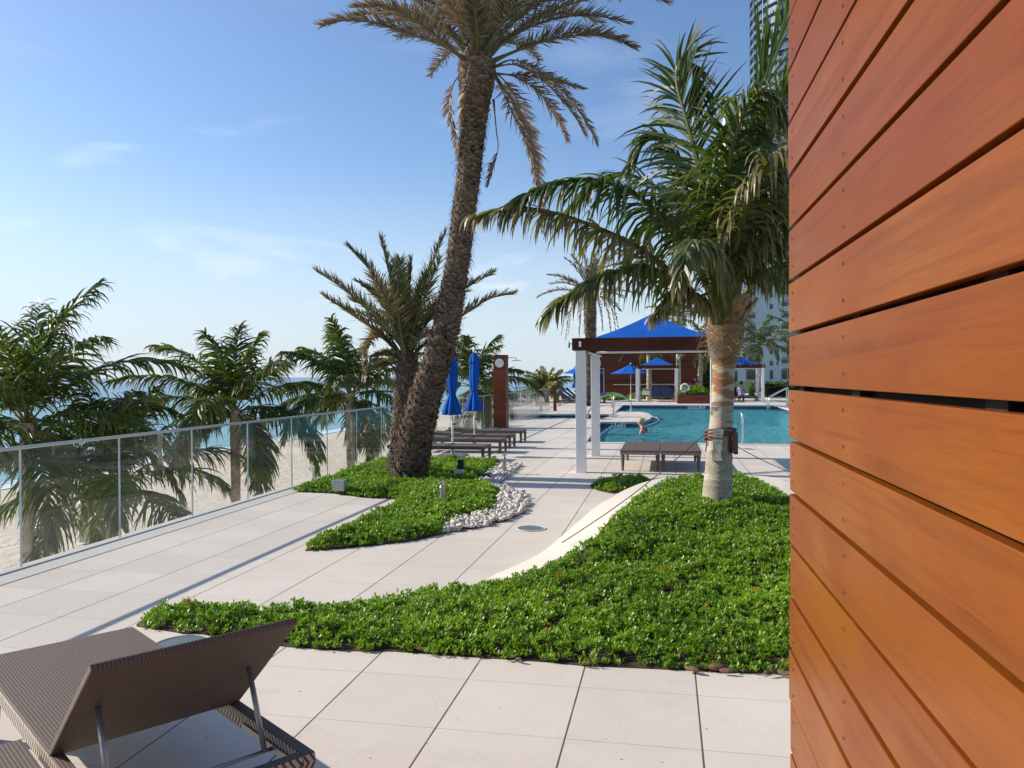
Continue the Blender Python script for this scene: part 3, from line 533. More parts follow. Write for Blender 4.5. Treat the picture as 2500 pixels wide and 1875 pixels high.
# pebbles
pebp = [U(*q) for q in [(1086, 1303), (1121, 1298), (1180, 1287), (1238, 1271.5), (1279, 1252.5), (1292, 1227), (1282, 1208), (1250, 1196), (1219, 1183), (1250, 1158), (1276, 1137), (1238, 1134), (1222, 1131), (1200, 1150), (1172, 1172), (1185, 1186), (1222, 1200), (1214, 1228), (1202, 1250), (1121, 1268), (1080, 1288)]]
mound('pebble_soil', pebp, flat, M['soil'])
def pebbles():
    q = sample([p[:2] for p in pebp], 1500, np.random.default_rng(4)); n = len(q); rng = np.random.default_rng(5); ph = np.linspace(0, 2 * pi, 8, endpoint=False); th = np.linspace(0.01, pi - .01, 6)
    T, PH = np.meshgrid(th, ph, indexing='ij'); S = np.stack([np.sin(T) * np.cos(PH), np.sin(T) * np.sin(PH), np.cos(T)], -1).reshape(-1, 3)
    r = rng.uniform(.016, .034, n) * np.where(rng.uniform(0, 1, n) < .06, 1.6, 1); sc = np.stack([r * rng.uniform(.9, 1.5, n), r * rng.uniform(.8, 1.1, n), r * rng.uniform(.5, .75, n)], 1)
    a = rng.uniform(0, 2 * pi, n); tl = rng.normal(0, .35, n); V = S[None] * sc[:, None]; x = V[..., 0] * np.cos(tl)[:, None] - V[..., 2] * np.sin(tl)[:, None]; zz = V[..., 0] * np.sin(tl)[:, None] + V[..., 2] * np.cos(tl)[:, None]
    X = x * np.cos(a)[:, None] - V[..., 1] * np.sin(a)[:, None]; Y = x * np.sin(a)[:, None] + V[..., 1] * np.cos(a)[:, None]; layer = rng.uniform(0.01, .05, n)
    V = np.stack([X + q[:, 0, None], Y + q[:, 1, None], zz + layer[:, None]], -1).reshape(-1, 3); f = []
    for i in range(5):
        for k in range(8): f.append((i * 8 + k, (i + 1) * 8 + k, (i + 1) * 8 + (k + 1) % 8, i * 8 + (k + 1) % 8))
    f += []; f = np.array(f); Fq = (f[None] + (np.arange(n) * 48)[:, None, None]).reshape(-1, 4)
    c = np.array([.62, .56, .50]) * rng.uniform(.75, 1.12, (n, 1)) + rng.normal(0, .015, (n, 3)); props(npmesh('pebbles', V, [Fq], M['pebble'], attr=np.repeat(c, 48, 0), attrname='barkcol', smooth=True), 'band of smooth cream pebbles edging the date palm bed', 'pebbles', kind='stuff')
pebbles()

# ------------------------------------------------------------------ palms
def frond(ctrl, L, n=70, kind='coco', dry=.0, drytip=.3, droop=None, parent=None, name='frond', width=None, seed=0, start=.16, pr=.022, hue=None):
    rng = np.random.default_rng(seed); coco = kind == 'coco'
    n_st = n; C_ = catmull(ctrl, n_st + 6); T = np.gradient(C_, axis=0); T /= np.linalg.norm(T, axis=1)[:, None]; t = np.linspace(0, 1, len(C_))
    Zv = np.array([0, 0, 1.]); S0 = np.cross(T, Zv); ln = np.linalg.norm(S0, axis=1)
    # stable side vector even for near-vertical rachis
    glob = np.cross((C_[-1] - C_[0]) * np.array([1, 1, 0]) + 1e-6, Zv); glob /= np.linalg.norm(glob) + 1e-9
    S = S0 / (ln[:, None] + 1e-9); sgn = np.sign(S @ glob); sgn[sgn == 0] = 1; S = S * sgn[:, None]; wgt = np.clip(ln * 1.5, 0, 1)[:, None]; S = S * wgt + glob * (1 - wgt); S = S - T * (S * T).sum(1)[:, None]; S /= np.linalg.norm(S, axis=1)[:, None] + 1e-9
    N = np.cross(S, T); N *= np.where((N[:, 2] < 0) & (np.abs(N[:, 2]) > .3), -1, 1)[:, None]
    if droop is None: droop = .30 if coco else .05
    w0 = width or (.034 if coco else .016)
    idx = np.linspace(0, len(C_) - 1, n); idx = idx[idx / (len(C_) - 1) > start]; VV = []; FF = []; AA = []; K = 5 if coco else 3; base = 0
    ii = idx.astype(int); fr_ = (idx - ii)[:, None]; jj = np.minimum(ii + 1, len(C_) - 1); B = C_[ii] * (1 - fr_) + C_[jj] * fr_; tt_ = idx / (len(C_) - 1)
    u = (tt_ - start) / (1 - start)
    for s in (-1, 1):
        m_ = len(B); al = (1.15 - .75 * u + rng.normal(0, .16, m_)) if coco else (.95 - .45 * u + rng.normal(0, .17, m_)); lift = rng.normal(.10 if coco else .30, .14 if coco else .22, m_)
        d = T[ii] * np.cos(al)[:, None] + S[ii] * (s * np.sin(al))[:, None] + N[ii] * lift[:, None]; d /= np.linalg.norm(d, axis=1)[:, None]
        l = L * (np.clip(.45 + 2.2 * u, 0, 1) * np.clip(1.35 - u * .95, .25, 1)) * rng.uniform(.72, 1.15, m_); seg = (l / K)[:, None]; p = B + rng.normal(0, .004, B.shape); wv = T[ii] + N[ii] * rng.normal(0, .45, m_)[:, None]; wv = wv - d * (wv * d).sum(1)[:, None]; wv /= np.linalg.norm(wv, axis=1)[:, None] + 1e-9
        prof = np.array([.55, 1, 1, .85, .55, .06]) if coco else np.array([.7, 1, .75, .05]); pts = []; dr_ = droop * rng.uniform(.35, 1.8, m_); st = [p]
        side = []
        for k in range(K + 1):
            ww = w0 * prof[k] * (wv) * .5; side.append(p - ww); side.append(p + ww)
            d = d - Zv * dr_[:, None] * (.35 + .35 * k) * (1 if coco else 1); d /= np.linalg.norm(d, axis=1)[:, None]; p = p + d * seg; wv = wv - d * (wv * d).sum(1)[:, None]; wv /= np.linalg.norm(wv, axis=1)[:, None] + 1e-9
        V = np.stack(side, 1).reshape(-1, 3); q = np.arange(m_)[:, None, None] * (2 * (K + 1)) + np.array([[2 * k, 2 * k + 1, 2 * k + 3, 2 * k + 2] for k in range(K)])[None]; FF.append(q.reshape(-1, 4) + base); base += len(V); VV.append(V)
        h = np.clip((hue if hue is not None else rng.uniform(.1, .7)) + rng.normal(0, .18, m_), 0, 1); kk = np.repeat(np.arange(K + 1) / K, 2); dd = np.clip(dry + rng.normal(0, .12, m_)[:, None] * (dry > .05) + drytip * np.clip(kk[None] * 1.6 - .9 + .5 * (u[:, None] - .6) + rng.normal(0, .12, (m_, 1)), 0, 1), 0, 1)
        AA.append(np.stack([np.repeat(h[:, None], 2 * (K + 1), 1), dd, np.zeros_like(dd)], -1).reshape(-1, 3))
    # rachis
    R_ = pr * (1 - t) ** .8 + .0035; R_[t < .16] *= 1.0 + (0.16 - t[t < .16]) * 6; k5 = 6; ang = np.linspace(0, 2 * pi, k5, endpoint=False); V = (C_[:, None] + S[:, None] * (np.cos(ang)[None, :, None] * R_[:, None, None] * 1.2) + N[:, None] * (np.sin(ang)[None, :, None] * R_[:, None, None] * .8)).reshape(-1, 3)
    q = np.array([(i * k5 + k, i * k5 + (k + 1) % k5, (i + 1) * k5 + (k + 1) % k5, (i + 1) * k5 + k) for i in range(len(C_) - 1) for k in range(k5)]); FF.append(q + base); VV.append(V)
    AA.append(np.stack([np.full(len(V), .5), np.full(len(V), min(1, dry * .9)), np.full(len(V), 1. if dry < .6 else .3)], 1))
    return npmesh(name, np.vstack(VV), FF, M[kind], parent, attr=np.vstack(AA))
def merge(objs, name, parent):
    """join several frond meshes into one crown mesh (for far palms)"""
    VV = []; FF = []; AA = []; b = 0; mat = objs[0].data.materials[0]
    for o in objs:
        me = o.data; n = len(me.vertices); v = np.empty(n * 3, np.float32); me.vertices.foreach_get('co', v); VV.append(v.reshape(-1, 3)); li = np.empty(len(me.loops), np.int32); me.loops.foreach_get('vertex_index', li); FF.append(li.reshape(-1, 4) + b); b += n
        a = np.empty(n * 4, np.float32); me.color_attributes['leafcol'].data.foreach_get('color', a); AA.append(a.reshape(-1, 4)[:, :3]); bpy.data.objects.remove(o); bpy.data.meshes.remove(me)
    return npmesh(name, np.vstack(VV), FF, mat, parent, attr=np.vstack(AA))
def path_frames(C_):
    T = np.gradient(C_, axis=0); T /= np.linalg.norm(T, axis=1)[:, None]; A = np.cross(np.tile([0, 1., 0], (len(C_), 1)), T); A /= np.linalg.norm(A, axis=1)[:, None]; B = np.cross(T, A); return T, A, B
def arc_r(ctrl, rads, n):
    c = np.asarray(ctrl, float); l = np.r_[0, np.cumsum(np.linalg.norm(np.diff(c, axis=0), axis=1))]; return np.interp(np.linspace(0, 1, n), l / l[-1], rads)
def date_trunk(ctrl, rads, parent, fib=.45, seed=0, ssize=1.0, fibres=1.):
    n = 90; C_ = catmull(ctrl, n); r = arc_r(ctrl, rads, n); T, A, B = path_frames(C_); K = 20; ang = np.linspace(0, 2 * pi, K, endpoint=False); rng = np.random.default_rng(seed)
    rr = r[:, None] * (1 + rng.normal(0, .02, (n, K))) * .94; V = [(C_[:, None] + A[:, None] * (np.cos(ang)[None, :, None] * rr[..., None]) + B[:, None] * (np.sin(ang)[None, :, None] * rr[..., None])).reshape(-1, 3)]
    q = np.array([(i * K + k, i * K + (k + 1) % K, (i + 1) * K + (k + 1) % K, (i + 1) * K + k) for i in range(n - 1) for k in range(K)]); F4 = [q]; col_ = [np.tile([.035, .024, .016], (n * K, 1))]; F3 = []; b = n * K
    ln = np.r_[0, np.cumsum(np.linalg.norm(np.diff(C_, axis=0), axis=1))]; s = 0.; row = 0
    vs_, cs, tris = [], [], []
    while s < ln[-1]:
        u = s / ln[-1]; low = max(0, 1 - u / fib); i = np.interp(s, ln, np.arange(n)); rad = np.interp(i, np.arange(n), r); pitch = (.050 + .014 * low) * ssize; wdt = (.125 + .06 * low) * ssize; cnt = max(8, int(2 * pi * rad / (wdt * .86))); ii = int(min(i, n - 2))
        for k in range(cnt):
            th = 2 * pi * (k + .5 * (row % 2)) / cnt + rng.normal(0, .06); ds = rng.normal(0, .012); c0 = C_[ii] * (1 - (i - ii)) + C_[ii + 1] * (i - ii) + T[ii] * ds; ra = A[ii] * cos(th) + B[ii] * sin(th); ta = -A[ii] * sin(th) + B[ii] * cos(th); Tt = T[ii]
            w = wdt * .62 * rng.uniform(.75, 1.25); h = pitch * rng.uniform(.7, 1.25); o_ = (.034 + .012 * low) * ssize * rng.uniform(.6, 1.25) ; R0 = rad * .96
            tilt = rng.normal(0, .2)
            def pt(a_, b_, c_): return c0 + ra * (R0 + c_) + ta * (a_ + tilt * b_) + Tt * b_
            # boot: lower rim, two sides, protruding cut face
            vs_ += [pt(-w, -h * .2, .0), pt(0, -h * 1.0, .0), pt(w, -h * .2, .0), pt(w * .72, h * .45, o_ * .85), pt(0, h * .75, o_), pt(-w * .72, h * .45, o_ * .85), pt(0, h * .95, .002)]
            tris += [(b, b + 1, b + 4), (b, b + 4, b + 5), (b + 1, b + 2, b + 4), (b + 2, b + 3, b + 4), (b + 5, b + 4, b + 6), (b + 4, b + 3, b + 6)]
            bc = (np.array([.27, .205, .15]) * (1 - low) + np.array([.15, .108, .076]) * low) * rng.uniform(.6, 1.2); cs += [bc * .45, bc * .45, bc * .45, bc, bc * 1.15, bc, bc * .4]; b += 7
        s += pitch; row += 1
    nf_ = int(ln[-1] * 420 * ssize * fibres); 
    if nf_:
        fi = rng.uniform(.02, min(1, fib * 1.6), nf_) * (n - 2); i0 = fi.astype(int); fth = rng.uniform(0, 2 * pi, nf_); ra = A[i0] * np.cos(fth)[:, None] + B[i0] * np.sin(fth)[:, None]; ta = -A[i0] * np.sin(fth)[:, None] + B[i0] * np.cos(fth)[:, None]; p0 = C_[i0] + ra * (r[i0] * .98)[:, None]
        l1 = rng.uniform(.03, .09, nf_)[:, None]; l2 = rng.uniform(.04, .13, nf_)[:, None]; dirn = T[i0] * rng.normal(.5, .7, nf_)[:, None] + ra * .7 + ta * rng.normal(0, .6, nf_)[:, None]; p1 = p0 + dirn * l1; p2 = p1 + (dirn * .4 - np.array([0, 0, 1.]) * .8 + ta * rng.normal(0, .4, nf_)[:, None]) * l2; wv = ta * rng.uniform(.003, .009, nf_)[:, None]
        Vf = np.stack([p0 - wv, p0 + wv, p1 + wv, p1 - wv, p2 + wv * .2, p2 - wv * .2], 1).reshape(-1, 3); k0 = np.arange(nf_)[:, None] * 6 + b; F4.append(np.vstack([k0 + [0, 1, 2, 3], k0 + [3, 2, 4, 5]])); vs_ += list(Vf); cs += list(np.repeat(np.array([.20, .155, .115]) * rng.uniform(.5, 1.3, (nf_, 1)), 6, 0)); b += len(Vf)
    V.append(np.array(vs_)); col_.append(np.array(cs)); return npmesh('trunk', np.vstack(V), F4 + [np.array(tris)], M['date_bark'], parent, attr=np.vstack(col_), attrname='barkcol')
def coco_trunk(ctrl, rads, parent, bands=None, seed=0, n=160, simple_=False):
    C_ = catmull(ctrl, n); r = arc_r(ctrl, rads, n); T, A, B = path_frames(C_); K = 24; ang = np.linspace(0, 2 * pi, K, endpoint=False); rng = np.random.default_rng(seed); u = np.linspace(0, 1, n)
    # ring steps tilted around the trunk
    ln = np.linalg.norm(np.diff(C_, axis=0), axis=1).sum(); s = u * ln; tilt = .020; ph = (s[:, None] + .03 * np.sin(s[:, None] * 17) + tilt * np.sin(ang[None] + 4 * np.sin(s[:, None] * 5)) + .012 * np.sin(2 * ang[None] + s[:, None] * 23) + .006 * np.sin(5 * ang[None] + s[:, None] * 9)) / .075
    saw = ph - np.floor(ph); rr = r[:, None] * (1 + .035 * (saw ** 3) - .015) ; ring = np.floor(ph).astype(int); h = np.random.default_rng(seed + 9).uniform(0, 1, 400)[ring % 400]
    V = (C_[:, None] + A[:, None] * (np.cos(ang)[None, :, None] * rr[..., None]) + B[:, None] * (np.sin(ang)[None, :, None] * rr[..., None])).reshape(-1, 3)
    q = np.array([(i * K + k, i * K + (k + 1) % K, (i + 1) * K + (k + 1) % K, (i + 1) * K + k) for i in range(n - 1) for k in range(K)])
    grey = np.array([.40, .345, .27]); pale = np.array([.56, .49, .39]); brown = np.array([.33, .165, .085]); darkc = np.array([.13, .105, .085]); fib = np.array([.33, .225, .115])
    c = grey[None, None] * (1 - h[..., None]) + pale[None, None] * h[..., None]
    if bands:
        u2 = np.broadcast_to(u[:, None], h.shape); up = ((u2 > bands[0]) & (u2 < bands[1]))[..., None]; c = np.where(up & (h[..., None] > .42) & (saw[..., None] < (.55 + .4 * np.sin(h * 40)[..., None])) & ((np.sin(ang[None] + h * 21 + .8 * np.sin(s[:, None] * 31)) > -.45))[..., None], brown * (.55 + .75 * h[..., None]), c); c = np.where((u2 > bands[1])[..., None], fib * (.6 + .6 * h[..., None]), c)
    patch = np.random.default_rng(seed + 3).uniform(0, 1, (400,))[ring % 400]; pa = np.sin(ang[None] + patch * 6.28) * .5 + .5
    c = np.where(((patch > .72) & (pa > .3) & (saw < .8))[..., None], darkc * (1 + h[..., None]), c); c = np.where((saw > .92)[..., None], c * .6, c)
    return npmesh('trunk', V, [q], M['coco_bark'], parent, attr=c.reshape(-1, 3), attrname='barkcol', smooth=True)
sd_ = [100]
def gen_crown(center, R, kind, n, parent, seed, single=False, dry=.05, wind=(0, 0), Lf=None, up=(85, -25), nl=46, width=None, mindry=0, hue=None):
    rng = np.random.default_rng(seed); c = np.asarray(center, float); fr = []
    for k in range(n):
        a = 2.399963 * k + rng.normal(0, .25); g_ = (k + .5) / n; e0 = radians(up[0] + (up[1] - up[0]) * g_ + rng.normal(0, 7)); bend = radians((95 if kind == 'coco' else 55) * (.55 + .6 * g_)) * rng.uniform(.75, 1.15); l = R * rng.uniform(.85, 1.08) * (.85 + .25 * sin(pi * g_)); p = c.copy(); pts = [p.copy()]; S_ = 7
        for j in range(S_):
            e = e0 - bend * (j / S_) ** 1.2; d = np.array([cos(a) * cos(e) + wind[0] * j / S_, sin(a) * cos(e) + wind[1] * j / S_, sin(e)]); d /= np.linalg.norm(d); p = p + d * l / S_; pts.append(p.copy())
        dr = dry if g_ < .75 else dry + (g_ - .75) * (2.4 if kind == 'date' else .7); sd_[0] += 1
        fr.append(frond(pts, Lf or (R * .24 if kind == 'coco' else R * .13), nl, kind, dry=max(mindry, min(1, dr)), drytip=.35, parent=parent, seed=sd_[0], width=width, pr=.018 if not single else .014, hue=hue or rng.uniform(.05, .85)))
    if single: fr = [merge(fr, 'crown', parent)]
    return fr
# --- coconut palm in the right bed
base = D(1549, 1100, 8.1); cp = thing('coconut_palm', 'big coconut palm with strapped ringed trunk in the curbed bed in front of the pool', 'palm', base)
tp = [(1549, 1112, 35.5), (1550, 1060, 31.5), (1553, 1003, 28.5), (1556, 940, 25.5), (1560, 880, 24), (1563, 810, 23.5), (1564, 790, 25), (1565, 765, 32), (1566, 735, 38.5), (1567, 710, 41), (1570, 685, 37), (1573, 655, 24)]
coco_trunk([D(x, y, 8.1) for x, y, _ in tp], [r * 1.13 * 8.1 / F for *_, r in tp], cp, bands=(.44, .705), seed=2, n=260)
def sheath(parent, c, ang, h, w, out, matk, seed):
    m = MB(); rng = random.Random(seed); vs_ = []; N_ = 7
    for i in range(N_):
        t_ = i / (N_ - 1); z = c[2] + h * t_; ro = out[0] + (out[1] - out[0]) * t_ ** 1.6; ww = w * (1 - t_ * .65)
        for k in range(5):
            a = ang + (k - 2) / 2 * ww; vs_.append((c[0] + cos(a) * ro, c[1] + sin(a) * ro, z + rng.uniform(-.01, .01)))
    m.add(vs_, [(i * 5 + k, i * 5 + k + 1, (i + 1) * 5 + k + 1, (i + 1) * 5 + k) for i in range(N_ - 1) for k in range(4)]); o = m.build('leaf_sheath', matk, parent, smooth=True); s = o.modifiers.new('s', 'SOLIDIFY'); s.thickness = .012; return o
M['sheath'] = simple('palm_sheath', (.30, .20, .11), .9, var=.4, scale=14, bump=1, bscale=70)
cc = D(1568, 700, 8.1)
for k in range(11): sheath(cp, (cc[0], cc[1], cc[2] - .14 + .03 * (k % 4)), k * 2.4 + .4, .26 + .05 * (k % 3), .75, (.150 - .006 * (k % 4), .21 + .05 * (k % 3)), M['sheath'], k)
m = MB()
for k in range(260):
    a = random.uniform(0, 2 * pi); z = cc[2] + random.uniform(-.30, .22); r0 = .15; a2 = a + random.uniform(-.6, .6); p0 = Vector((cc[0] + cos(a) * r0, cc[1] + sin(a) * r0, z)); p1 = p0 + Vector((cos(a2) * .10, sin(a2) * .10, random.uniform(-.06, .12))); p2 = p1 + Vector((cos(a2) * .05, sin(a2) * .05, random.uniform(-.12, .02))); m.tube([p0, p1, p2], [.003, .002, .001], 3, cap=False)
m.build('fibre', M['sheath'], cp)
def DD(pts, d0=None): return [D(p[0], p[1], (p[2] if len(p) > 2 else d0)) for p in pts]
CF = [
 ([(1573, 685, 8.0), (1592, 560, 7.8), (1622, 430, 7.6), (1662, 300, 7.5), (1710, 180, 7.4)], .75, .0, .3, .10, .35),
 ([(1570, 690, 8.1), (1582, 600, 7.9), (1605, 500, 7.7), (1640, 420, 7.5), (1685, 380, 7.3), (1720, 400, 7.2)], .60, .35, .9, .6, .3),
 ([(1562, 690, 8.1), (1530, 620, 8.0), (1490, 550, 7.9), (1440, 480, 7.75), (1370, 420, 7.6), (1280, 388, 7.5), (1180, 402, 7.4), (1088, 445, 7.35)], .62, .0, .6, .42, .35),
 ([(1558, 700, 8.1), (1520, 660, 8.0), (1450, 590, 7.9), (1370, 530, 7.7), (1280, 488, 7.6), (1190, 458, 7.5), (1110, 450, 7.45), (1025, 465, 7.4)], .50, .45, .8, .5, .1),
 ([(1556, 700, 8.1), (1520, 655, 7.9), (1450, 600, 7.6), (1380, 578, 7.4), (1300, 596, 7.2), (1235, 632, 7.1), (1185, 672, 7.0)], .52, .12, .9, .42, .5),
 ([(1560, 690, 8.1), (1530, 590, 8.5), (1480, 480, 8.9), (1420, 405, 9.2), (1350, 378, 9.4), (1280, 400, 9.6), (1215, 470, 9.7)], .55, .0, .4, .25, .95),
 ([(1566, 680, 8.1), (1552, 540, 7.9), (1520, 400, 7.8), (1486, 270, 7.7), (1462, 180, 7.7), (1466, 135, 7.7), (1490, 142, 7.7), (1510, 200, 7.65)], .78, .0, .4, .10, .15),
 ([(1572, 680, 8.1), (1580, 540, 8.1), (1598, 400, 8.0), (1630, 260, 8.0), (1672, 120, 7.9), (1730, -10, 7.9), (1790, -80, 7.9)], .85, .0, .1, -.02, .2),
 ([(1576, 685, 8.1), (1612, 570, 8.0), (1665, 450, 7.9), (1735, 380, 7.8), (1810, 370, 7.7), (1870, 420, 7.6)], .55, .1, .7, .45, .4),
 ([(1580, 690, 8.1), (1630, 610, 8.2), (1690, 570, 8.3), (1760, 575, 8.4), (1830, 640, 8.5)], .50, .1, .6, .5, .6),
 ([(1568, 690, 8.0), (1580, 570, 7.6), (1615, 440, 7.1), (1665, 350, 6.8), (1720, 330, 6.6), (1760, 400, 6.5), (1780, 480, 6.5)], .50, .30, .9, .5, .3),
 ([(1562, 690, 8.2), (1540, 590, 8.8), (1500, 500, 9.3), (1450, 470, 9.8), (1390, 500, 10.1), (1340, 590, 10.3)], .55, .0, .3, .4, .3),
 ([(1572, 690, 8.2), (1590, 570, 8.9), (1625, 480, 9.6), (1670, 450, 10.2), (1710, 490, 10.6), (1740, 560, 10.8)], .55, .0, .3, .4, .2),
 ([(1555, 705, 8.05), (1525, 660, 7.8), (1485, 632, 7.6), (1450, 640, 7.5), (1415, 680, 7.4)], .36, .55, .6, .5, .3),
 ([(1564, 685, 8.1), (1535, 540, 8.2), (1495, 410, 8.3), (1445, 320, 8.4), (1400, 300, 8.4), (1365, 350, 8.45)], .62, .0, .3, .22, .15),
 ([(1568, 680, 8.0), (1562, 540, 7.7), (1568, 400, 7.4), (1590, 290, 7.2), (1625, 215, 7.1), (1665, 210, 7.0), (1690, 270, 6.95)], .60, .05, .9, .35, .3),
 ([(1568, 680, 8.15), (1572, 590, 8.4), (1562, 500, 8.8), (1530, 430, 9.1), (1490, 410, 9.3), (1450, 440, 9.5)], .55, .0, .3, .3, .2),
 ([(1570, 685, 8.1), (1600, 580, 7.8), (1650, 500, 7.5), (1710, 470, 7.3), (1760, 500, 7.1), (1790, 570, 7.05)], .50, .15, .8, .55, .3),
 ([(1564, 690, 8.05), (1545, 600, 7.5), (1520, 540, 7.0), (1500, 520, 6.6), (1480, 545, 6.3), (1465, 610, 6.1)], .42, .1, .8, .5, .4),
 ([(1566, 685, 8.1), (1560, 560, 8.5), (1530, 450, 9.2), (1480, 400, 9.8), (1430, 420, 10.2)], .55, .0, .3, .35, .2),
]
for i, (pts, L, dry, dt, dp, hu) in enumerate(CF): frond(DD(pts), L * 1.12, 130, 'coco', dry, dt, dp * 1.25, cp, seed=i + 1, hue=hu, width=.030, start=.24, pr=.040)
# straps, blocks and guy ropes on the trunk
sp = D(1556, 955, 8.1); m = MB()
def ring(z, r, tilt, rr): return [(sp[0] + cos(a) * r, sp[1] + sin(a) * r, z + tilt * cos(a + 1.2)) for a in np.linspace(0, 2 * pi, 22)]
for dz in (0.05, .08, .115): m.tube(ring(sp[2] + dz, .150 + .01 * random.random(), .035, 0), .011, 6, cap=False)
m.build('strap', M['strap'], cp)
for k, (a, dz, hh) in enumerate([(-1.75, .10, .05), (-1.80, -.02, .07), (-1.85, -.12, .08), (-.6, 0, .16), (.1, -.02, .16), (2.2, -.03, .14), (1.1, 0, .15)]):
    M_ = Matrix.Translation((sp[0] + cos(a) * .150, sp[1] + sin(a) * .150, sp[2] + dz)) @ Matrix.Rotation(a, 4, 'Z') @ Matrix.Rotation(.12 * (k % 3 - 1), 4, 'X'); m = MB(); m.box((-.018, -.05, -hh / 2 - .02), (.018, .05, hh / 2 + .02), 0, M_); m.build('wood_block', M['block'] if k < 3 else M['beam'], cp, bevel=.004)
rp = [([D(1520, 940, 7.95), U(1610, 1135, .75), U(1372, 1325, .22)], 'guy rope running from the strapped palm trunk down to the rusty curb anchor at left'), ([D(1592, 965, 8.1), U(1880, 1145, .6), (1.9, 10.3, .34)], 'guy rope running from the strapped palm trunk back right over the curb'), ([D(1590, 1110, 7.6), U(1925, 1262, .33)], 'thin orange guy rope low over the ground cover at right')]
for k, (p, lb) in enumerate(rp):
    pts = [p[0]] + ([p[-1]] if k != 9 else []); q = [pts[0] + (pts[1] - pts[0]) * t_ - np.array([0, 0, .05 * sin(pi * t_)]) for t_ in np.linspace(0, 1, 12)]; m = MB(); m.tube(q, .0045, 5)
    if k == 9: q2 = [q[8] + (q[11] - q[8]) * t_ + np.array([.0, -.035 * sin(pi * t_), .03 * sin(pi * t_)]) for t_ in np.linspace(0, 1, 8)]; m.tube(q2, .005, 5); m.tube([q[0], q[1], q[2]], [.018, .016, .010], 6)
    props(m.build('guy_rope', M['rope']), lb, 'rope', 'guy ropes of the coconut palm')
# --- tall leaning date palm
dT = 12.4; tb = U(1006, 1175); tp_ = thing('date_palm', 'tall leaning date palm with scaly trunk and browning crown reaching the top of the picture', 'palm', tb)
tr = [(882, 1050, 45), (886, 1020, 40), (894, 960, 39), (907, 903, 37), (926, 833, 34), (940, 790, 33), (950, 755, 32), (963, 712, 31), (972, 660, 29.5), (985, 590, 27), (995, 521, 26.5), (1003, 450, 26), (1012, 384, 26), (1018, 320, 27), (1024, 255, 30), (1027, 215, 35), (1029, 180, 41), (1030, 140, 42), (1033, 108, 26)]
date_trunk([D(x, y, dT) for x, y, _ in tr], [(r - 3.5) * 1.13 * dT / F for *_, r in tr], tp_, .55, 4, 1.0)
TF = [
 ([(1018, 138), (960, 100, 12.2), (880, 72, 12.1), (800, 48, 12.0), (740, 45, 12.0), (698, 55, 12.0)], .30, .55), ([(1015, 130), (960, 60, 12.8), (900, 5, 13.1), (820, -35, 13.3)], .32, .5), ([(1020, 125), (985, 40), (950, -60, 12.2), (920, -150, 12)], .3, .2), ([(1010, 135, 12.3), (950, 85, 11.7), (890, 40, 11.3), (830, 15, 11.0), (770, 15, 10.8)], .3, .6),
 ([(1030, 120), (1020, 20), (1010, -80), (1000, -180)], .3, .15), ([(1040, 120), (1055, 10), (1070, -90), (1090, -190)], .3, .15), ([(1045, 122), (1085, 20), (1130, -70, 12.8), (1190, -140, 13)], .3, .2), ([(1035, 120, 12.3), (1030, 60, 11.6), (1022, 0, 11.1), (1000, -60, 10.8)], .3, .3), ([(1045, 120, 12.3), (1080, 60, 11.7), (1110, 10, 11.2), (1150, -20, 10.8), (1190, -30, 10.6)], .3, .35),
 ([(1050, 128), (1110, 70), (1190, 25, 12.6), (1290, -5, 12.8), (1390, -10, 13), (1440, 5, 13)], .32, .45), ([(1052, 138), (1110, 112, 12.2), (1180, 88, 12), (1260, 76, 11.9), (1320, 82, 11.9), (1368, 102, 11.9)], .30, .5), ([(1050, 125), (1120, 35, 12.0), (1220, -20, 11.7), (1320, -40, 11.5), (1430, -20, 11.4)], .32, .4), ([(1048, 130, 12.6), (1100, 80, 13.2), (1170, 40, 13.8), (1240, 30, 14.2), (1300, 50, 14.5)], .3, .4), ([(1025, 130, 12.6), (980, 80, 13.2), (920, 60, 13.9), (860, 80, 14.4)], .3, .5),
 ([(1058, 150), (1110, 130, 12.1), (1180, 165, 11.9), (1235, 220, 11.8), (1270, 270, 11.8), (1286, 305, 11.8)], .20, .9), ([(1060, 158), (1110, 165, 12.4), (1160, 195, 12.5), (1200, 250, 12.6), (1224, 300, 12.6)], .19, .85), ([(1058, 150), (1082, 190, 12.0), (1110, 250, 11.8), (1140, 320, 11.7), (1160, 400, 11.7)], .22, .95), ([(1062, 158), (1100, 210, 12.6), (1140, 290, 12.7), (1165, 390, 12.7), (1170, 490, 12.7)], .20, .8),
 ([(1062, 152), (1095, 200, 12.2), (1130, 280, 12.1), (1152, 350, 12.0), (1168, 440, 12.0)], .20, .9), ([(1058, 150), (1090, 175, 12.8), (1125, 235, 13), (1148, 320, 13), (1155, 385, 13)], .20, .8), ([(1060, 145), (1120, 142, 11.9), (1190, 190, 11.6), (1240, 250, 11.5), (1262, 290, 11.5)], .19, .85), ([(1060, 160), (1120, 162), (1190, 172), (1262, 192)], .13, .8), ([(1008, 150), (980, 180, 12.3), (972, 230, 12.3), (985, 290, 12.3), (992, 340, 12.3)], .13, 1.), ([(1015, 140, 12.0), (1008, 175, 12.0), (1004, 220, 12.0), (998, 270, 12.0)], .16, 1.), ([(1066, 215), (1072, 280), (1076, 320), (1066, 360), (1055, 398)], .14, 1.)]
for i, (pts, L, dry) in enumerate(TF): frond([D(p[0], p[1], p[2] if len(p) > 2 else dT) for p in pts], L * (1.35 if dry < .8 else 1.7), 200 if dry < .8 else 130, 'date', dry, .5, .16 if dry > .7 else .06, tp_, seed=40 + i, hue=.3, start=.22 if i != len(TF) - 1 else .6, pr=.026 if dry < .8 else .012, width=.020)
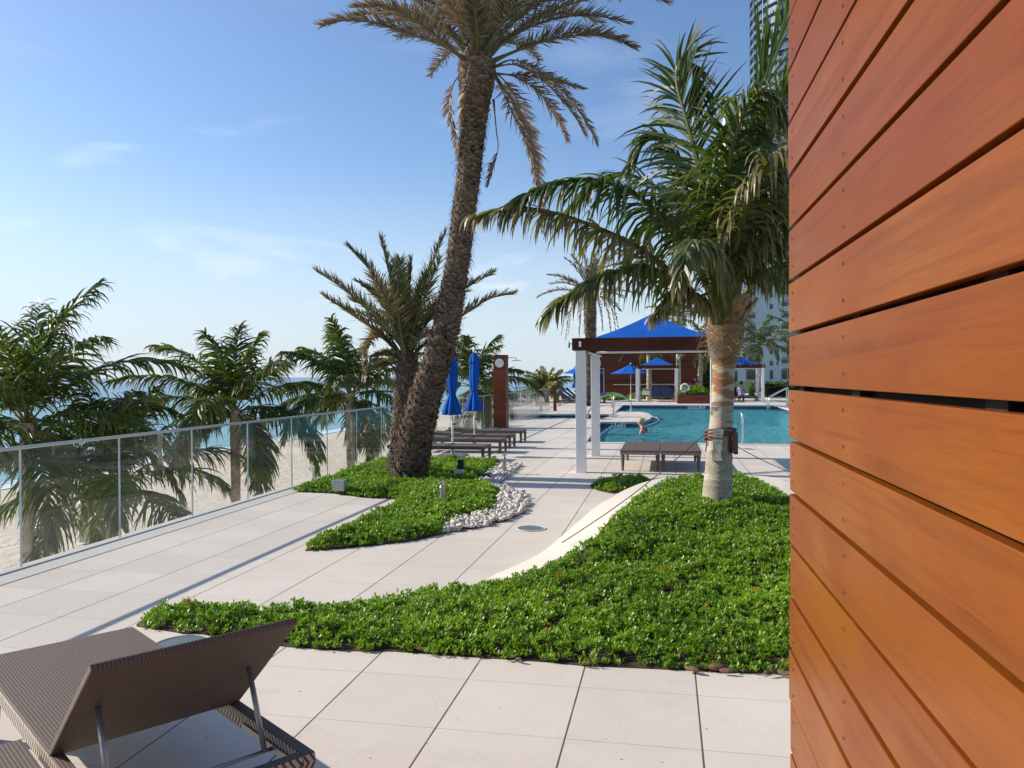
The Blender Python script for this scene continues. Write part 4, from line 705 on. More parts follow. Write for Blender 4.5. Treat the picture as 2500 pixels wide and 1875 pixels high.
gen_crown(D(1038, 128, dT), 2.35, 'date', 16, tp_, 77, dry=.36, up=(80, 28), nl=120, width=.020, Lf=.40)
# --- short date palm behind it
dS = 13.2; sp_ = thing('date_palm', 'short stocky date palm with spiky upright crown just behind the leaning trunk', 'palm', U(975, 1170))
tr = [(868, 1038, 34), (870, 990, 29), (877, 910, 26.5), (880, 840, 26), (881, 795, 25), (882, 765, 16)]
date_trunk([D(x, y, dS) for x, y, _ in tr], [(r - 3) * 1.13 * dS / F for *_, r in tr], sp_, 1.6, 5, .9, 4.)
SF = [([(870, 772), (830, 710), (770, 648), (725, 612), (686, 588)], .30, .75), ([(872, 768), (842, 670), (805, 590), (752, 532)], .26, .12), ([(876, 765), (855, 660), (838, 580), (822, 516)], .26, .1), ([(880, 760), (884, 650), (890, 560)], .26, .1), ([(884, 762), (905, 660), (932, 575), (962, 505)], .26, .1), ([(886, 768), (925, 690), (985, 635), (1064, 590)], .26, .3), ([(888, 772), (940, 725), (1010, 675), (1060, 645), (1110, 634)], .24, .7), ([(868, 778), (840, 740), (812, 728), (795, 750), (792, 795)], .22, .85), ([(878, 770, 13.2), (858, 700, 12.7), (830, 640, 12.2), (800, 590, 11.9)], .28, .7), ([(878, 770, 13.2), (900, 690, 12.7), (925, 620, 12.3), (950, 560, 12.1)], .26, .15), ([(872, 774), (815, 720), (760, 680), (700, 640)], .26, .6), ([(880, 765, 13.3), (870, 680, 13.8), (860, 610, 14.2), (850, 560, 14.4)], .26, .1), ([(880, 765, 13.3), (915, 700, 13.9), (960, 650, 14.5), (1010, 630, 14.9)], .26, .4), ([(875, 768, 13.1), (862, 690, 12.6), (860, 620, 12.3), (865, 560, 12.2)], .26, .15), ([(884, 775), (910, 750), (950, 745), (985, 770)], .2, .6), ([(870, 780), (830, 790), (800, 800)], .14, .9), ([(870, 778), (835, 765), (805, 770)], .14, .9), ([(876, 768), (850, 700), (815, 640), (790, 620)], .26, .45)]
for i, (pts, L, dry) in enumerate(SF): frond([D(p[0], p[1], p[2] if len(p) > 2 else dS) for p in pts], L * 1.45, 150, 'date', dry * .85, .35, .04, sp_, seed=80 + i, hue=.25, start=.15, pr=.018, width=.019)
gen_crown(D(879, 768, dS), 1.45, 'date', 12, sp_, 78, dry=.25, up=(86, 35), nl=80, width=.019, Lf=.32)
for o_ in bpy.data.objects:
    if o_.parent == sp_ and o_.name.startswith('frond'): o_.data.materials[0] = M['date_green']
sh = [frond([U(948, 1105, .05) + np.array([0, 0, .25 + .5 * 0]), P(948 + dx * .5, 1060, 12.9), P(948 + dx, 1040 - abs(dx) * .1, 12.8)], .12, 30, 'date', 0, .1, .02, None, seed=300 + dx, hue=.8, pr=.006, width=.010) for dx in (-40, -15, 12)]
so_ = merge(sh, 'frond', None); so_.name = 'palm_sucker'; props(so_, 'small green palm shoot sprouting at the left foot of the date palm trunks', 'palm shoot')
# --- coconut palms on the beach side
def coco_thing(label, crown, d, base_z, R, n, seed, rt=.15, lean=0, wind=(0, 0), dry=.04, up=(85, -35), single=False, cat='palm', group='coconut palms beside the terrace', nl=80, hue=None):
    c = D(*crown, d); b = np.array([c[0] + lean, c[1], base_z]); t = thing('coconut_palm', label, cat, b, group)
    coco_trunk([b, b * .7 + c * .3 + np.array([lean * .25, 0, 0]), b * .35 + c * .65 + np.array([lean * .05, 0, 0]), c + np.array([0, 0, .1])], [rt * 1.15, rt * .95, rt * .9, rt * 1.1], t, seed=seed)
    gen_crown(c, R, 'coco', n, t, seed, single=single, wind=wind, dry=dry, up=up, nl=nl, width=.060, Lf=R * .32, hue=hue); return t
coco_thing('coconut palm with dark crown at the left edge of the picture beyond the glass', (58, 922), 20, -6.3, 4.1, 22, 21, wind=(.10, 0), up=(86, -18))
coco_thing('low coconut palm crown spreading just outside the glass in front of the left sand', (240, 1062), 22, -6.3, 4.0, 18, 22, wind=(.12, .0), up=(86, -15))
coco_thing('windswept coconut palm standing alone against the open sea left of the date palms', (508, 892), 24, -6.3, 3.3, 22, 23, wind=(-.12, 0), up=(86, -30))
coco_thing('coconut palm half hidden behind the short date palm crown', (757, 855), 26, -6.3, 2.9, 22, 24, wind=(-.12, 0), up=(86, -32))
coco_thing('coconut palm behind the two closed blue umbrellas', (1022, 835), 33, -6.3, 2.9, 18, 25, wind=(.1, 0), up=(85, -35))
coco_thing('distant coconut palm top peeking right of the brown shower tower', (1078, 880), 48, -6.3, 2.4, 16, 26, single=True, up=(70, -30))
coco_thing('small yellow green palm top above the end of the balustrade', (1180, 850), 50, -6.3, 2.0, 22, 27, single=True, up=(88, 20), dry=.12, hue=1.)
for o_ in bpy.data.objects:
    if o_.name.startswith('crown') and o_.parent and 'yellow green palm' in o_.parent.get('label', ''): o_.data.materials[0] = M['young']
0 and coco_thing('lower coconut palm between the left two, mostly behind them', (330, 905), 34, -6.3, 3.3, 18, 28, wind=(.1, 0), up=(85, -35), single=True)
# --- background palms inside the garden
b = np.array([*P(1442, 990, 44)[:2], 0.]); c = D(1275, 640, 44); bp = thing('date_palm', 'tall date palm with hanging dead fronds behind the pergola post', 'palm', b)
date_trunk([b, b * .6 + c * .4, b * .25 + c * .75, c], [.30, .24, .22, .30], bp, .2, 9, 2.4, 0); gen_crown(c, 2.7, 'date', 26, bp, 31, dry=.35, up=(86, -5), Lf=.5, nl=56, width=.045)
rng = np.random.default_rng(8)
for k in range(10):
    a = k * 2 * pi / 10 + .2; pts = [c, c + np.array([cos(a) * .7, sin(a) * .7, .1]), c + np.array([cos(a) * 1.3, sin(a) * 1.3, -.7]), c + np.array([cos(a) * 1.6, sin(a) * 1.6, -1.9 - .5 * rng.uniform()])]; frond(pts, .22, 40, 'date', .95, .1, .3, bp, seed=500 + k, width=.05)
def garden(label, px, crown, d, R, n, seed, lean=0):
    c = D(*crown, d); b = np.array([c[0] + lean, c[1], 0.]); t = thing('coconut_palm', label, 'palm', b, 'garden palms behind the pool')
    coco_trunk([b, b * .5 + c * .5, c], [.21, .16, .17], t, seed=seed); gen_crown(c, R, 'coco', n, t, seed, single=True, up=(88, -22), dry=.12, nl=44, width=.055, Lf=R * .25)
garden('small palm against the dark wooden building behind the small central pergola', 0, (1402, 748), 53, 2.2, 16, 41)
garden('palm with pale trunk above the red planter box, left of the strapped trunk', 0, (1518, 748), 50, 2.3, 16, 42, -.3)
garden('palm in front of the white apartment block beside the right hand pergola', 0, (1642, 745), 56, 2.6, 18, 43)
garden('palm partly cut off by the orange wall in front of the apartment block', 0, (1722, 722), 60, 2.7, 16, 44)
garden('dark palm crown showing over the blue canopy of the nearest pergola', 0, (1465, 690), 58, 2.6, 16, 45)

# ------------------------------------------------------------------ pergolas
def pergola(label, ox, oy):
    W, Lg = 2.38, 2.82; t = thing('pergola', label, 'pergola', (0, 0, 0), 'white post pergolas with blue canopies')
    for x in (0, W):
        for y in (0, Lg): m = MB(); m.box((x - .085, y - .085, 0), (x + .085, y + .085, 2.08)); m.build('post', M['white'], t, bevel=.006)
    for (a, b) in (((-.14, -.1, 2.083), (W + .14, -.04, 2.29)), ((-.14, Lg + .04, 2.083), (W + .14, Lg + .1, 2.29)), ((-.14, -.037, 2.083), (-.08, Lg + .037, 2.29)), ((W + .08, -.037, 2.083), (W + .14, Lg + .037, 2.29))):
        m = MB(); m.box(a, b); m.build('beam', M['beam'], t, bevel=.004)
    m = MB(); zb = 2.26; zt = 2.80; cx, cy = W / 2, Lg / 2; hx, hy = W / 2 - .09, Lg / 2 - .09; v = []; seg = 8
    rim = [(cx - hx, cy - hy), (cx, cy - hy - .0), (cx + hx, cy - hy), (cx + hx, cy), (cx + hx, cy + hy), (cx, cy + hy), (cx - hx, cy + hy), (cx - hx, cy)]
    rings = []
    for k in range(seg + 1):
        s = 1 - k / seg; zz = zb + (zt - zb) * (1 - s) ** .96 - .04 * sin(pi * s); rings.append([(cx + (x - cx) * s * (1.0 if i % 2 == 0 else (.985 if k else 1)), cy + (y - cy) * s * (1.0 if i % 2 == 0 else .985), zz + (.025 * sin(pi * s) if i % 2 else 0)) for i, (x, y) in enumerate(rim)])
    v = [p for r_ in rings for p in r_]; m.add(v, [(i * 8 + k, i * 8 + (k + 1) % 8, (i + 1) * 8 + (k + 1) % 8, (i + 1) * 8 + k) for i in range(seg) for k in range(8)])
    o = m.build('canopy', M['fabric'], t); s_ = o.modifiers.new('s', 'SOLIDIFY'); s_.thickness = .004
    m = MB(); m.tube([(.25, 0.12, 2.05), (W - .05, 0.12, 2.05)], .02, 8); m.tube([(.12, .15, 2.05), (.12, Lg - .15, 2.05)], .02, 8); m.tube([(W - .12, .15, 2.05), (W - .12, Lg - .15, 2.05)], .02, 8); m.build('curtain_rail', M['white'], t)
    for x in (0, W):
        for y_, sg_ in ((-.115, -1),): m = MB(); m.box((x - .022, y_ - .02, 2.14), (x + .022, y_ + .012, 2.235)); m.build('spotlight', M['steel'], t, bevel=.004)
    m = MB(); m.tube([(-.14, 0, 2.19), (-.20, 0, 2.21), (-.215, 0, 2.24)], .008, 6); m.tube([(-.20, 0, 2.20), (-.205, 0, 2.13)], .02, 8); m.build('side_spotlight', M['alu'], t)
    return t
pg = pergola('nearest pergola with white posts, dark beam and blue canopy over the path by the pool', 0, 0)
pg.location = (-1.44, 13.58, 0)
pb = copy_tree(pg, (U(1556, 982)[0], 49.8, 0), 0, 'small far pergola in front of the dark wooden building beyond the pool')
copy_tree(pg, (U(1862, 982)[0] - 2.38, 50.0, 0), 0, 'far right pergola with blue canopy in front of the white apartment block')

# ------------------------------------------------------------------ loungers
def resin_lounger():
    t = thing('sun_lounger', '', 'sun lounger', (0, 0, 0), 'flat grey brown loungers beside the glass')
    m = MB(); m.box((-1.96, 0, .235), (0, .04, .305)); m.box((-1.96, .61, .235), (0, .65, .305)); m.box((-.05, .041, .235), (0, .609, .305)); m.box((-1.96, .041, .235), (-1.91, .609, .305)); m.build('frame', M['resin'], t, bevel=.006)
    m = MB(); m.box((-1.25, .042, .285), (-.052, .608, .300)); m.build('seat', M['resin'], t, bevel=.003)
    m = MB(); Mx = Matrix.Translation((-1.26, 0, .29)) @ Matrix.Rotation(radians(4), 4, 'Y'); m.box((-.64, .045, 0), (0, .605, .03), 0, Mx); m.build('backrest', M['resin'], t, bevel=.004)
    for x in (-.03, -1.80):
        for y in (.03, .62):
            m = MB(); m.tube([(x, y, 0), (x, y, .24)], [.024, .036], 4); m.build('leg', M['resin'], t)
    return t
rl = resin_lounger(); lb = ['nearest flat lounger beside the date palm trunks, first of the row by the glass', 'second flat lounger of the row by the glass, behind the umbrella base', 'third flat lounger of the row by the glass', 'farthest flat lounger of the row, just before the clock tower']
ly = [14.9, 16.6, 17.75, 19.3]
for i, y in enumerate(ly):
    if i == 0: rl.location = (-3.45, y, 0); rl['label'] = lb[0]
    else: copy_tree(rl, (-3.45 - .02 * i, y, 0), 0, lb[i])
def wicker_lounger(angle, L=.66, far=False):
    t = thing('wicker_lounger', '', 'sun lounger', (0, 0, 0)); W = .685; x1 = .62; x0 = -1.26; z0, z1 = .285, .352
    m = MB()
    m.box((x0, 0, z0), (x1, .05, z1), 1); m.box((x0, W - .05, z0), (x1, W, z1), 1); m.box((x1 - .05, .0505, z0), (x1, W - .0505, z1), 1); m.box((x0, .0505, z0), (x0 + .05, W - .0505, z1), 1)
    o = m.build('frame', [M['wicker'], M['wicker_side']], t, bevel=.009)
    for p in o.data.polygons: p.material_index = 0 if abs(p.normal.z) > .9 else 1
    m = MB(); m.box((x0 + .002, .004, z1 - .002), (0, W - .004, z1 + .010)); m.build('seat', M['wicker'], t, bevel=.004)
    R_ = Matrix.Translation((0.005, 0, z1 - .012)) @ Matrix.Rotation(-radians(angle), 4, 'Y'); m = MB(); m.box((0, .003, 0), (L, W - .003, .026)); o = m.build('backrest', M['wicker'], t, bevel=.006); o.matrix_basis = R_
    if angle > 5:
        for y in (.085, W - .085):
            a = R_ @ Vector((.36, y, -.002)); b = Vector((.40, y, z0 + .02)); m = MB(); m.tube([a, b], .0105, 8); m.build('support_strut', M['alu'], t, smooth=True)
        m = MB(); m.tube([(.40, .05, z0 + .02), (.40, W - .05, z0 + .02)], .0075, 8); m.build('crossbar', M['alu'], t, smooth=True)
        for y in (.052, W - .058): m = MB(); m.box((.15, y, z0 + .01), (.53, y + .006, z0 + .035)); m.build('ratchet_plate', M['alu'], t)
    for x in (x0 + .12, x1 - .10):
        for y in (.045, W - .045): m = MB(); m.tube([(x + (.03 if x > 0 else -.02), y, 0), (x, y, z0 + .005)], [.02, .036], 8); m.build('leg', M['resin'], t)
    return t
hl = U(116, 1843, .352); an = math.atan2(-.585, .811)
w1 = wicker_lounger(41); w1['label'] = 'large woven brown lounger with its back raised in the left foreground'; w1.location = (float(hl[0]), float(hl[1]), 0); w1.rotation_euler = (0, 0, an)
wd = np.array([-sin(an), cos(an)]); ad = np.array([cos(an), sin(an)])
w2 = wicker_lounger(0); w2['label'] = 'woven lounger mostly cut off by the bottom left corner, beside the raised one'; q = U(65, 1803, .352); w2.location = (float(q[0] + ad[0] * 1.27 - wd[0] * .70), float(q[1] + ad[1] * 1.27 - wd[1] * .70), 0); w2.rotation_euler = (0, 0, an)
def day(px, label):
    o = copy_tree(w2, px, -pi / 2, label, 'pair of woven loungers by the near pool edge'); return o
day((-.80, 14.46, 0), 'left one of the two flat woven loungers under the pergola'); day((-.80 + .69, 14.46, 0), 'right one of the two flat woven loungers, beside the strapped palm trunk')
# far blue towelled loungers
def towel_lounger(label, loc, rz, up=38, tw='blue_towel', grp='towelled loungers beyond the brown post'):
    t = thing('sun_lounger', label, 'sun lounger', (0, 0, 0), grp)
    m = MB(); m.box((-.05, 0, .27), (1.3, .66, .33)); m.box((-.65, 0, .27), (-.05, .05, .33)); m.box((-.65, .61, .27), (-.05, .66, .33)); m.build('frame', M['resin'], t)
    R_ = Matrix.Translation((0, 0, .33)) @ Matrix.Rotation(radians(up), 4, 'Y'); m = MB(); m.box((-.68, .02, 0), (0, .64, .05), 0, R_); m.build('backrest', M['resin'], t); m = MB(); m.box((-.72, .05, .052), (0, .61, .085), 0, R_); m.box((.01, .05, .331), (1.1, .61, .36)); m.tube([R_ @ Vector((-.70, .05, .05)), R_ @ Vector((-.70, .61, .05))], .075, 10); m.build('towel', M[tw], t, bevel=.01)
    for x in (-.55, 1.2):
        for y in (.04, .62): m = MB(); m.tube([(x, y, 0), (x, y, .27)], [.02, .03], 6); m.build('leg', M['resin'], t)
    t.location = tuple(float(a) for a in loc); t.rotation_euler = (0, 0, rz); return t
p = U(1384, 992); towel_lounger('lounger with raised back under a dark blue towel left of the white pergola posts', (p[0] + .1, p[1], 0), 0)
p = U(1392, 985); towel_lounger('second blue towelled lounger just behind the first one beyond the brown post', (p[0] + .1, p[1], 0), 0, 36)
p = U(1398, 980); towel_lounger('third blue towelled lounger, farthest left under the blue umbrella', (p[0] + .1, p[1], 0), 0, 40)
p = U(1462, 984); towel_lounger('blue towelled lounger right of the second white pergola post', (p[0] - .2, p[1], 0), pi - .3, 15)
p = U(1435, 984); towel_lounger('lounger with white towel seen between the two white posts', (p[0] - .2, p[1], 0), 0, 30, 'towel')
# navy covered double daybed and the cream chair beside it
q0 = U(1588, 981); q1 = U(1646, 981); wd_ = float(q1[0] - q0[0]); t = thing('daybed', 'wide daybed covered in navy cushions under the small far pergola', 'daybed', q0)
m = MB(); x0, y0 = float(q0[0]), float(q0[1]); m.box((x0, y0, .27), (x0 + wd_, y0 + 1.9, .33)); m.build('frame', M['resin'], t)
Mx = Matrix.Translation((x0, y0 + .45, .33)) @ Matrix.Rotation(radians(62), 4, 'X'); m = MB(); m.box((.02, -.05, 0), (wd_ * .5 - .01, .68, .1), 0, Mx); m.box((wd_ * .5 + .01, -.05, 0), (wd_ - .02, .68, .1), 0, Mx); m.build('backrest', M['navy'], t, bevel=.03)
m = MB(); m.box((.03, .0, -.02), (wd_ - .03, .55, -.004), 0, Mx); m.build('back_cover', M['navy'], t, bevel=.003)
for k_, (xa, xb) in enumerate(((.30, .52), (.66, .90), (1.05, 1.30))): m = MB(); m.box((xa, .18, -.032), (xb, .28, -.022), 0, Mx); m.build('towel', M['towel'], t, bevel=.004)  # white strips imitate sunlight showing through the back, no cloth lies here
for x in (.06, wd_ / 2, wd_ - .06):
    for y in (.08, 1.8): m = MB(); m.tube([(x0 + x, y0 + y, 0), (x0 + x, y0 + y, .275)], .025, 8); m.build('leg', M['alu'], t)
q0 = U(1564, 979); t = thing('side_chair', 'cream backed low chair left of the navy daybed', 'chair', q0); x0, y0 = map(float, q0[:2]); m = MB(); m.box((x0, y0, .30), (x0 + .5, y0 + .7, .35)); m.build('seat', M['resin'], t)
Mx = Matrix.Translation((x0 + .1, y0 + .2, .35)) @ Matrix.Rotation(radians(60), 4, 'X'); m = MB(); m.box((0, 0, 0), (.48, .5, .05), 0, Mx); m.build('backrest', M['cream'], t, bevel=.01)
for x in (.04, .46):
    for y in (.04, .66): m = MB(); m.tube([(x0 + x, y0 + y, 0), (x0 + x, y0 + y, .30)], .02, 6); m.build('leg', M['alu'], t)

# ------------------------------------------------------------------ umbrellas
def closed_umbrella(label, loc, sc=1.0, seed=0):
    t = thing('closed_umbrella', label, 'umbrella', (0, 0, 0), 'closed blue umbrellas'); rng = random.Random(seed); ph = rng.uniform(0, 6)
    m = MB(); m.lathe([(.019, .04), (.019, 2.2)], 14); m.lathe([(.026, .55), (.026, .80)], 14); m.build('pole', M['steel' if False else 'white'], t, smooth=False)
    prof = [(.008, 2.21), (.035, 2.18), (.062, 2.10), (.085, 2.02), (.088, 1.97), (.070, 1.955), (.074, 1.90), (.080, 1.75), (.078, 1.60), (.072, 1.45), (.060, 1.34), (.048, 1.29), (.052, 1.25), (.080, 1.15), (.105, 1.05), (.125, .95), (.135, .88), (.128, .855), (.10, .86), (.06, .88)]
    def fn(th, z): a = .18 if z < 1.3 else .12; a = .06 if z > 2.1 else a; return 1 + a * cos(8 * th + ph + .8 * sin(z * 5)) + .08 * cos(3 * th + z * 3 + ph)
    m = MB(); pr2 = []
    for (r0, z0), (r1, z1) in zip(prof[:-1], prof[1:]):
        for k in range(3): pr2.append((r0 + (r1 - r0) * k / 3, z0 + (z1 - z0) * k / 3))
    m.lathe([(r * 1.38, z) for r, z in pr2 + [prof[-1]]], 64, cap=False, fn=fn); m.build('canopy', M['fabric'], t, smooth=True)
    m = MB(); m.lathe([(.01, 2.2), (.03, 2.225), (.034, 2.25), (.024, 2.275), (.03, 2.29), (.022, 2.315), (.005, 2.325)], 14); m.build('finial', M['white'], t, smooth=True)
    m = MB(); m.tube([(.02, 0, .66), (.065, 0, .66)], [.018, .024], 10); m.build('clamp_knob', M['black'], t)
    m = MB(); m.box((-.27, -.27, .004), (.27, .27, .03)); m.lathe([(.045, .03), (.04, .06), (.032, .28)], 16); m.build('base', M['alu'], t, bevel=.004)
    t.location = tuple(float(a) for a in loc); t.scale = (sc, sc, sc); return t
closed_umbrella('closed blue umbrella nearest the leaning trunk, over the near loungers', U(1105, 1113), 1.0, 1)
p = P(1158, 980, 18.45); closed_umbrella('closed blue umbrella between the leaning trunk and the clock tower', (p[0], p[1], 0), 1.0, 2)
p = U(1404, 979); closed_umbrella('distant closed blue umbrella touching the left side of the front pergola post', (p[0], p[1], 0), 1.02, 3)
def open_umbrella(label, loc, r=1.38, zr=1.85, zt=2.42):
    t = thing('open_umbrella', label, 'umbrella', (0, 0, 0), 'open blue umbrellas'); m = MB(); m.lathe([(.02, .0), (.02, 2.4)], 10); m.lathe([(.06, 0), (.05, .25)], 10); m.build('pole', M['white'], t)
    m = MB(); v = []
    for s in (1, .8, .6, .4, .2, .03):
        for k in range(16): a = 2 * pi * k / 16 + .2; rr = r * s * (1 if k % 2 == 0 else .94); v.append((rr * cos(a), rr * sin(a), zr + (zt - zr) * (1 - s) - (.03 if k % 2 else 0) * sin(pi * s)))
    m.add(v, [(i * 16 + k, i * 16 + (k + 1) % 16, (i + 1) * 16 + (k + 1) % 16, (i + 1) * 16 + k) for i in range(5) for k in range(16)] + [tuple(80 + k for k in range(16))]); o = m.build('canopy', M['fabric'], t); s_ = o.modifiers.new('s', 'SOLIDIFY'); s_.thickness = .005
    m = MB(); m.lathe([(.22, zt - .06), (.03, zt + .03)], 16); m.build('vent_cap', M['fabric'], t); m = MB(); m.lathe([(.03, zt + .02), (.04, zt + .07), (.01, zt + .12)], 10); m.build('finial', M['white'], t, smooth=True)
    m = MB()
    for k in range(8): a = 2 * pi * k / 8 + .2; m.tube([(.02 * cos(a), .02 * sin(a), zr + .1), (r * .95 * cos(a), r * .95 * sin(a), zr + .0)], .008, 4)
    m.build('ribs', M['white'], t); t.location = tuple(float(a) for a in loc); return t
p = P(1540, 966, 55); open_umbrella('open blue umbrella with white pole left of the small far pergola', (p[0], p[1], 0), 1.42, 1.78, 2.42)
p = P(1426, 966, 52); open_umbrella('open blue umbrella half hidden behind the white pergola posts', (p[0], p[1], 0), 1.40, 1.80, 2.45)

# ------------------------------------------------------------------ clock shower tower
c0 = U(1205, 1045); t = thing('shower_tower', 'brown wooden slatted shower tower with a round clock by the glass', 'outdoor shower', c0); x0, y0 = map(float, c0[:2])
m = MB(); m.box((x0, y0, .0), (x0 + .41, y0 + .41, 2.31)); m.build('cladding', M['tower_boards'], t, bevel=.004)
m = MB(); m.box((x0 - .008, y0 - .008, 2.31), (x0 + .418, y0 + .418, 2.33)); m.build('cap', M['beam'], t)
ck = MB(); cx, cz = x0 + .21, 2.31 - .24; Mc = Matrix.Translation((cx, y0 - .0, cz)) @ Matrix.Rotation(pi / 2, 4, 'X')
mm = MB(); mm.lathe([(.145, 0), (.145, .03), (.135, .034)], 40); mm.v = [tuple(Mc @ Vector(q)) for q in mm.v]; rim = mm.build('clock', M['alu'], t)
mm = MB(); mm.lathe([(.133, .0345), (.132, .036)], 40); mm.v = [tuple(Mc @ Vector(q)) for q in mm.v]; f_ = mm.build('dial', M['white'], None); f_.parent = rim
mm = MB()
for k in range(12):
    a = 2 * pi * k / 12; mm.box((-.0035, .100, .037), (.0035, .122, .0385), 0, Matrix.Rotation(a, 4, 'Z'))
for a, l_, w_ in ((radians(90 - 2), .072, .006), (radians(-66), .108, .0045)): mm.box((-w_, -.012, .039), (w_, l_, .041), 0, Matrix.Rotation(a, 4, 'Z'))
mm.v = [tuple(Mc @ Vector(q)) for q in mm.v]; f_ = mm.build('hands', M['ink'], None); f_.parent = rim
for k in range(12):
    a = 2 * pi * k / 12; n_ = '12' if k == 0 else str(k); o = text(n_, .028, M['ink'], None, Mc @ Matrix.Translation((sin(a) * .085, cos(a) * .085, .0385)), .0005); o.name = 'numeral'; o.parent = rim
m = MB(); ax, ay, az = x0 + .41, y0 + .2, 2.24; m.tube([(ax, ay, az), (ax + .26, ay, az), (ax + .29, ay, az - .01), (ax + .30, ay, az - .04), (ax + .30, ay, az - .08)], .011, 8); m.build('shower_arm', M['steel'], t, smooth=True); m = MB(); m.box((ax + .17, ay - .13, az - .10), (ax + .43, ay + .13, az - .08)); m.build('shower_head', M['alu'], t, bevel=.003)

# ------------------------------------------------------------------ path lights, flood lights, drains
def bollard(label, base, top, r=.034):
    base = np.array(base, float); top = np.array(top, float); t = thing('path_light', label, 'path light', base, 'small grey path lights in the planting'); d = top - base; m = MB(); m.tube([base, base + d * .80], r, 14); m.tube([base + d * .80, base + d * .86], [r, r * .55], 14); m.build('stem', M['alu'], t); m = MB(); m.tube([base + d * .86, base + d * .95], r * .35, 10); m.tube([base + d * .95, base + d * 1.0], [r * 1.35, r * 1.35], 16); m.build('lamp_cap', M['alu'], t)
b = U(1084.5, 1237, .0); bollard('leaning grey path light in the middle of the left planting bed', b, D(953.5, 1041, 10.1))
b = U(1231.6, 1157); bollard('upright grey path light standing in the cream pebbles', b, b + np.array([0.0, 0, .33]))
b = U(961, 1142); bollard('tilted grey path light left of the date palm trunks near the glass', b, P(949, 1106, 14.4))
def cornerbox(name, label, cat, px, py, w, h, dep, mat, lift=.06, front='alu'):
    p = U(px, py, lift); t = thing(name, label, cat, p); x, y = map(float, p[:2]); m = MB(); m.box((x - w / 2, y, lift), (x + w / 2, y + dep, lift + h)); m.build('housing', mat, t, bevel=.006); m = MB(); m.box((x - w / 2 + .01, y - .004, lift + .012), (x + w / 2 - .01, y - .001, lift + h - .012)); m.build('face_plate', M[front], t); m = MB(); m.tube([(x, y + dep / 2, -.02), (x, y + dep / 2, lift + .01)], .015, 8); m.build('stake', M['dark'], t)
cornerbox('electrical_box', 'grey metal box in the ground cover near the glass', 'electrical box', 826, 1199, .18, .15, .12, M['alu'])
cornerbox('flood_light', 'black flood light pointing over the bed right of the trunks', 'flood light', 1124, 1145, .10, .15, .09, M['black'], .12, 'dark')
cornerbox('electrical_box', 'beige square box in the ground cover right of the trunks', 'electrical box', 1119, 1170, .14, .14, .1, M['cream'], .06, 'cream')
cornerbox('flood_light', 'low dark flood light lying beside the pebbles', 'flood light', 1181, 1168, .17, .07, .12, M['dark'], .02, 'dark')
cornerbox('flood_light', 'small grey spotlight at the inner edge of the cream curb', 'flood light', 1604, 1206, .07, .10, .07, M['grey'], .36, 'alu')
for lb_, px, py, r in (('round drain cover in the path between the two beds', 1296.5, 1291, .145), ('round drain cover half hidden behind the raised lounger back', 445, 1575, .165), ('small round drain cover near the pool by the palm trunk', 1827.6, 1096.7, .13)):
    p = U(px, py); t = thing('drain_cover', lb_, 'drain cover', p); o = (float(p[0]), float(p[1]), 0); m = MB(); m.lathe([(r * 1.12, .004), (r * 1.10, .010), (r * 1.0, .010), (r * .98, .003)], 36, o, cap=False); m.build('rim', M['concrete'], t); m = MB(); m.lathe([(0.001, .005), (r * .98, .0055)], 36, o, cap=False); m.build('grate', M['drain'], t)
# beach bins
def bin_(label, p, s=1.0):
    t = thing('beach_bin', label, 'bin', p, 'litter bins on the sand'); o = tuple(map(float, p)); m = MB(); m.lathe([(.27 * s, 0), (.30 * s, .03), (.30 * s, .62), (.33 * s, .66), (.33 * s, .9 * s)], 20, o); m.build('barrel', M['concrete'], t)
    for k in range(4):
        a = k * pi / 2 + .5; m = MB(); m.box((-.07, .30, .64), (.07, .42, .92), 0, Matrix.Translation(o) @ Matrix.Rotation(a, 4, 'Z')); m.build('lug', M['concrete'], t, bevel=.02)
bin_('beige litter bin on the sand behind the left glass panels', U(207, 1322, -6.3)); bin_('farther beige litter bin on the sand, left of the planting bed', U(768, 1168, -6.3))

# ------------------------------------------------------------------ pool fittings
def rail_(name, label, pts, r=.022, twin=None):
    t = thing(name, label, 'handrail', pts[0]); 
    for k in range(2 if twin is not None else 1):
        off = np.array(twin) * k if twin is not None else 0; c_ = catmull([np.array(p, float) + off for p in pts], 26); m = MB(); m.tube(c_, r, 8); m.build('tube', M['steel'], t, smooth=True)
        m = MB(); b = c_[0]; m.lathe([(.05, .013), (.05, .022), (.03, .03)], 14, (b[0], b[1], 0)); m.build('flange', M['steel'], t)
b = U(1813, 1084); rail_('pool_rail', 'single bent steel grab rail at the near pool edge right of the palm trunk', [b, b + np.array([0, 0, .55]), b + np.array([-.01, .05, .72]), b + np.array([-.03, .22, .74]), b + np.array([-.05, .5, .55]), b + np.array([-.08, .95, -.15])], .024)
b = U(1498.5, 1016); e = U(1540, 1006); z_ = lambda q, h: np.array([q[0], q[1], h]); rail_('pool_rail', 'steel handrail on the peninsula behind the pergola posts', [z_(b, 0), z_(b, .75), z_(b * .93 + e * .07, .88), z_(b * .75 + e * .25, .86), z_(b * .1 + e * .9, .55), z_(e, .42), z_(e, -.3)], .03)
b = U(1457, 991); e = U(1493, 988); rail_('pool_rail', 'slanting steel handrail of the hot tub beside the white post', [z_(U(1436, 1022), -.2), z_(U(1437, 1021), .25), z_(U(1470, 1000), .62), z_(U(1492, 996), .66), z_(U(1494, 995), .0)], .028)
b = U(1873, 996); e = U(1920, 991); rail_('pool_rail', 'twin steel handrails at the far right pool corner', [z_(b, -.1), z_(b, .42), z_(b * .9 + e * .1, .55), z_(e * .9 + b * .1, .92), z_(e, .86), z_(e, 0)], .03, (.12, .25, 0))
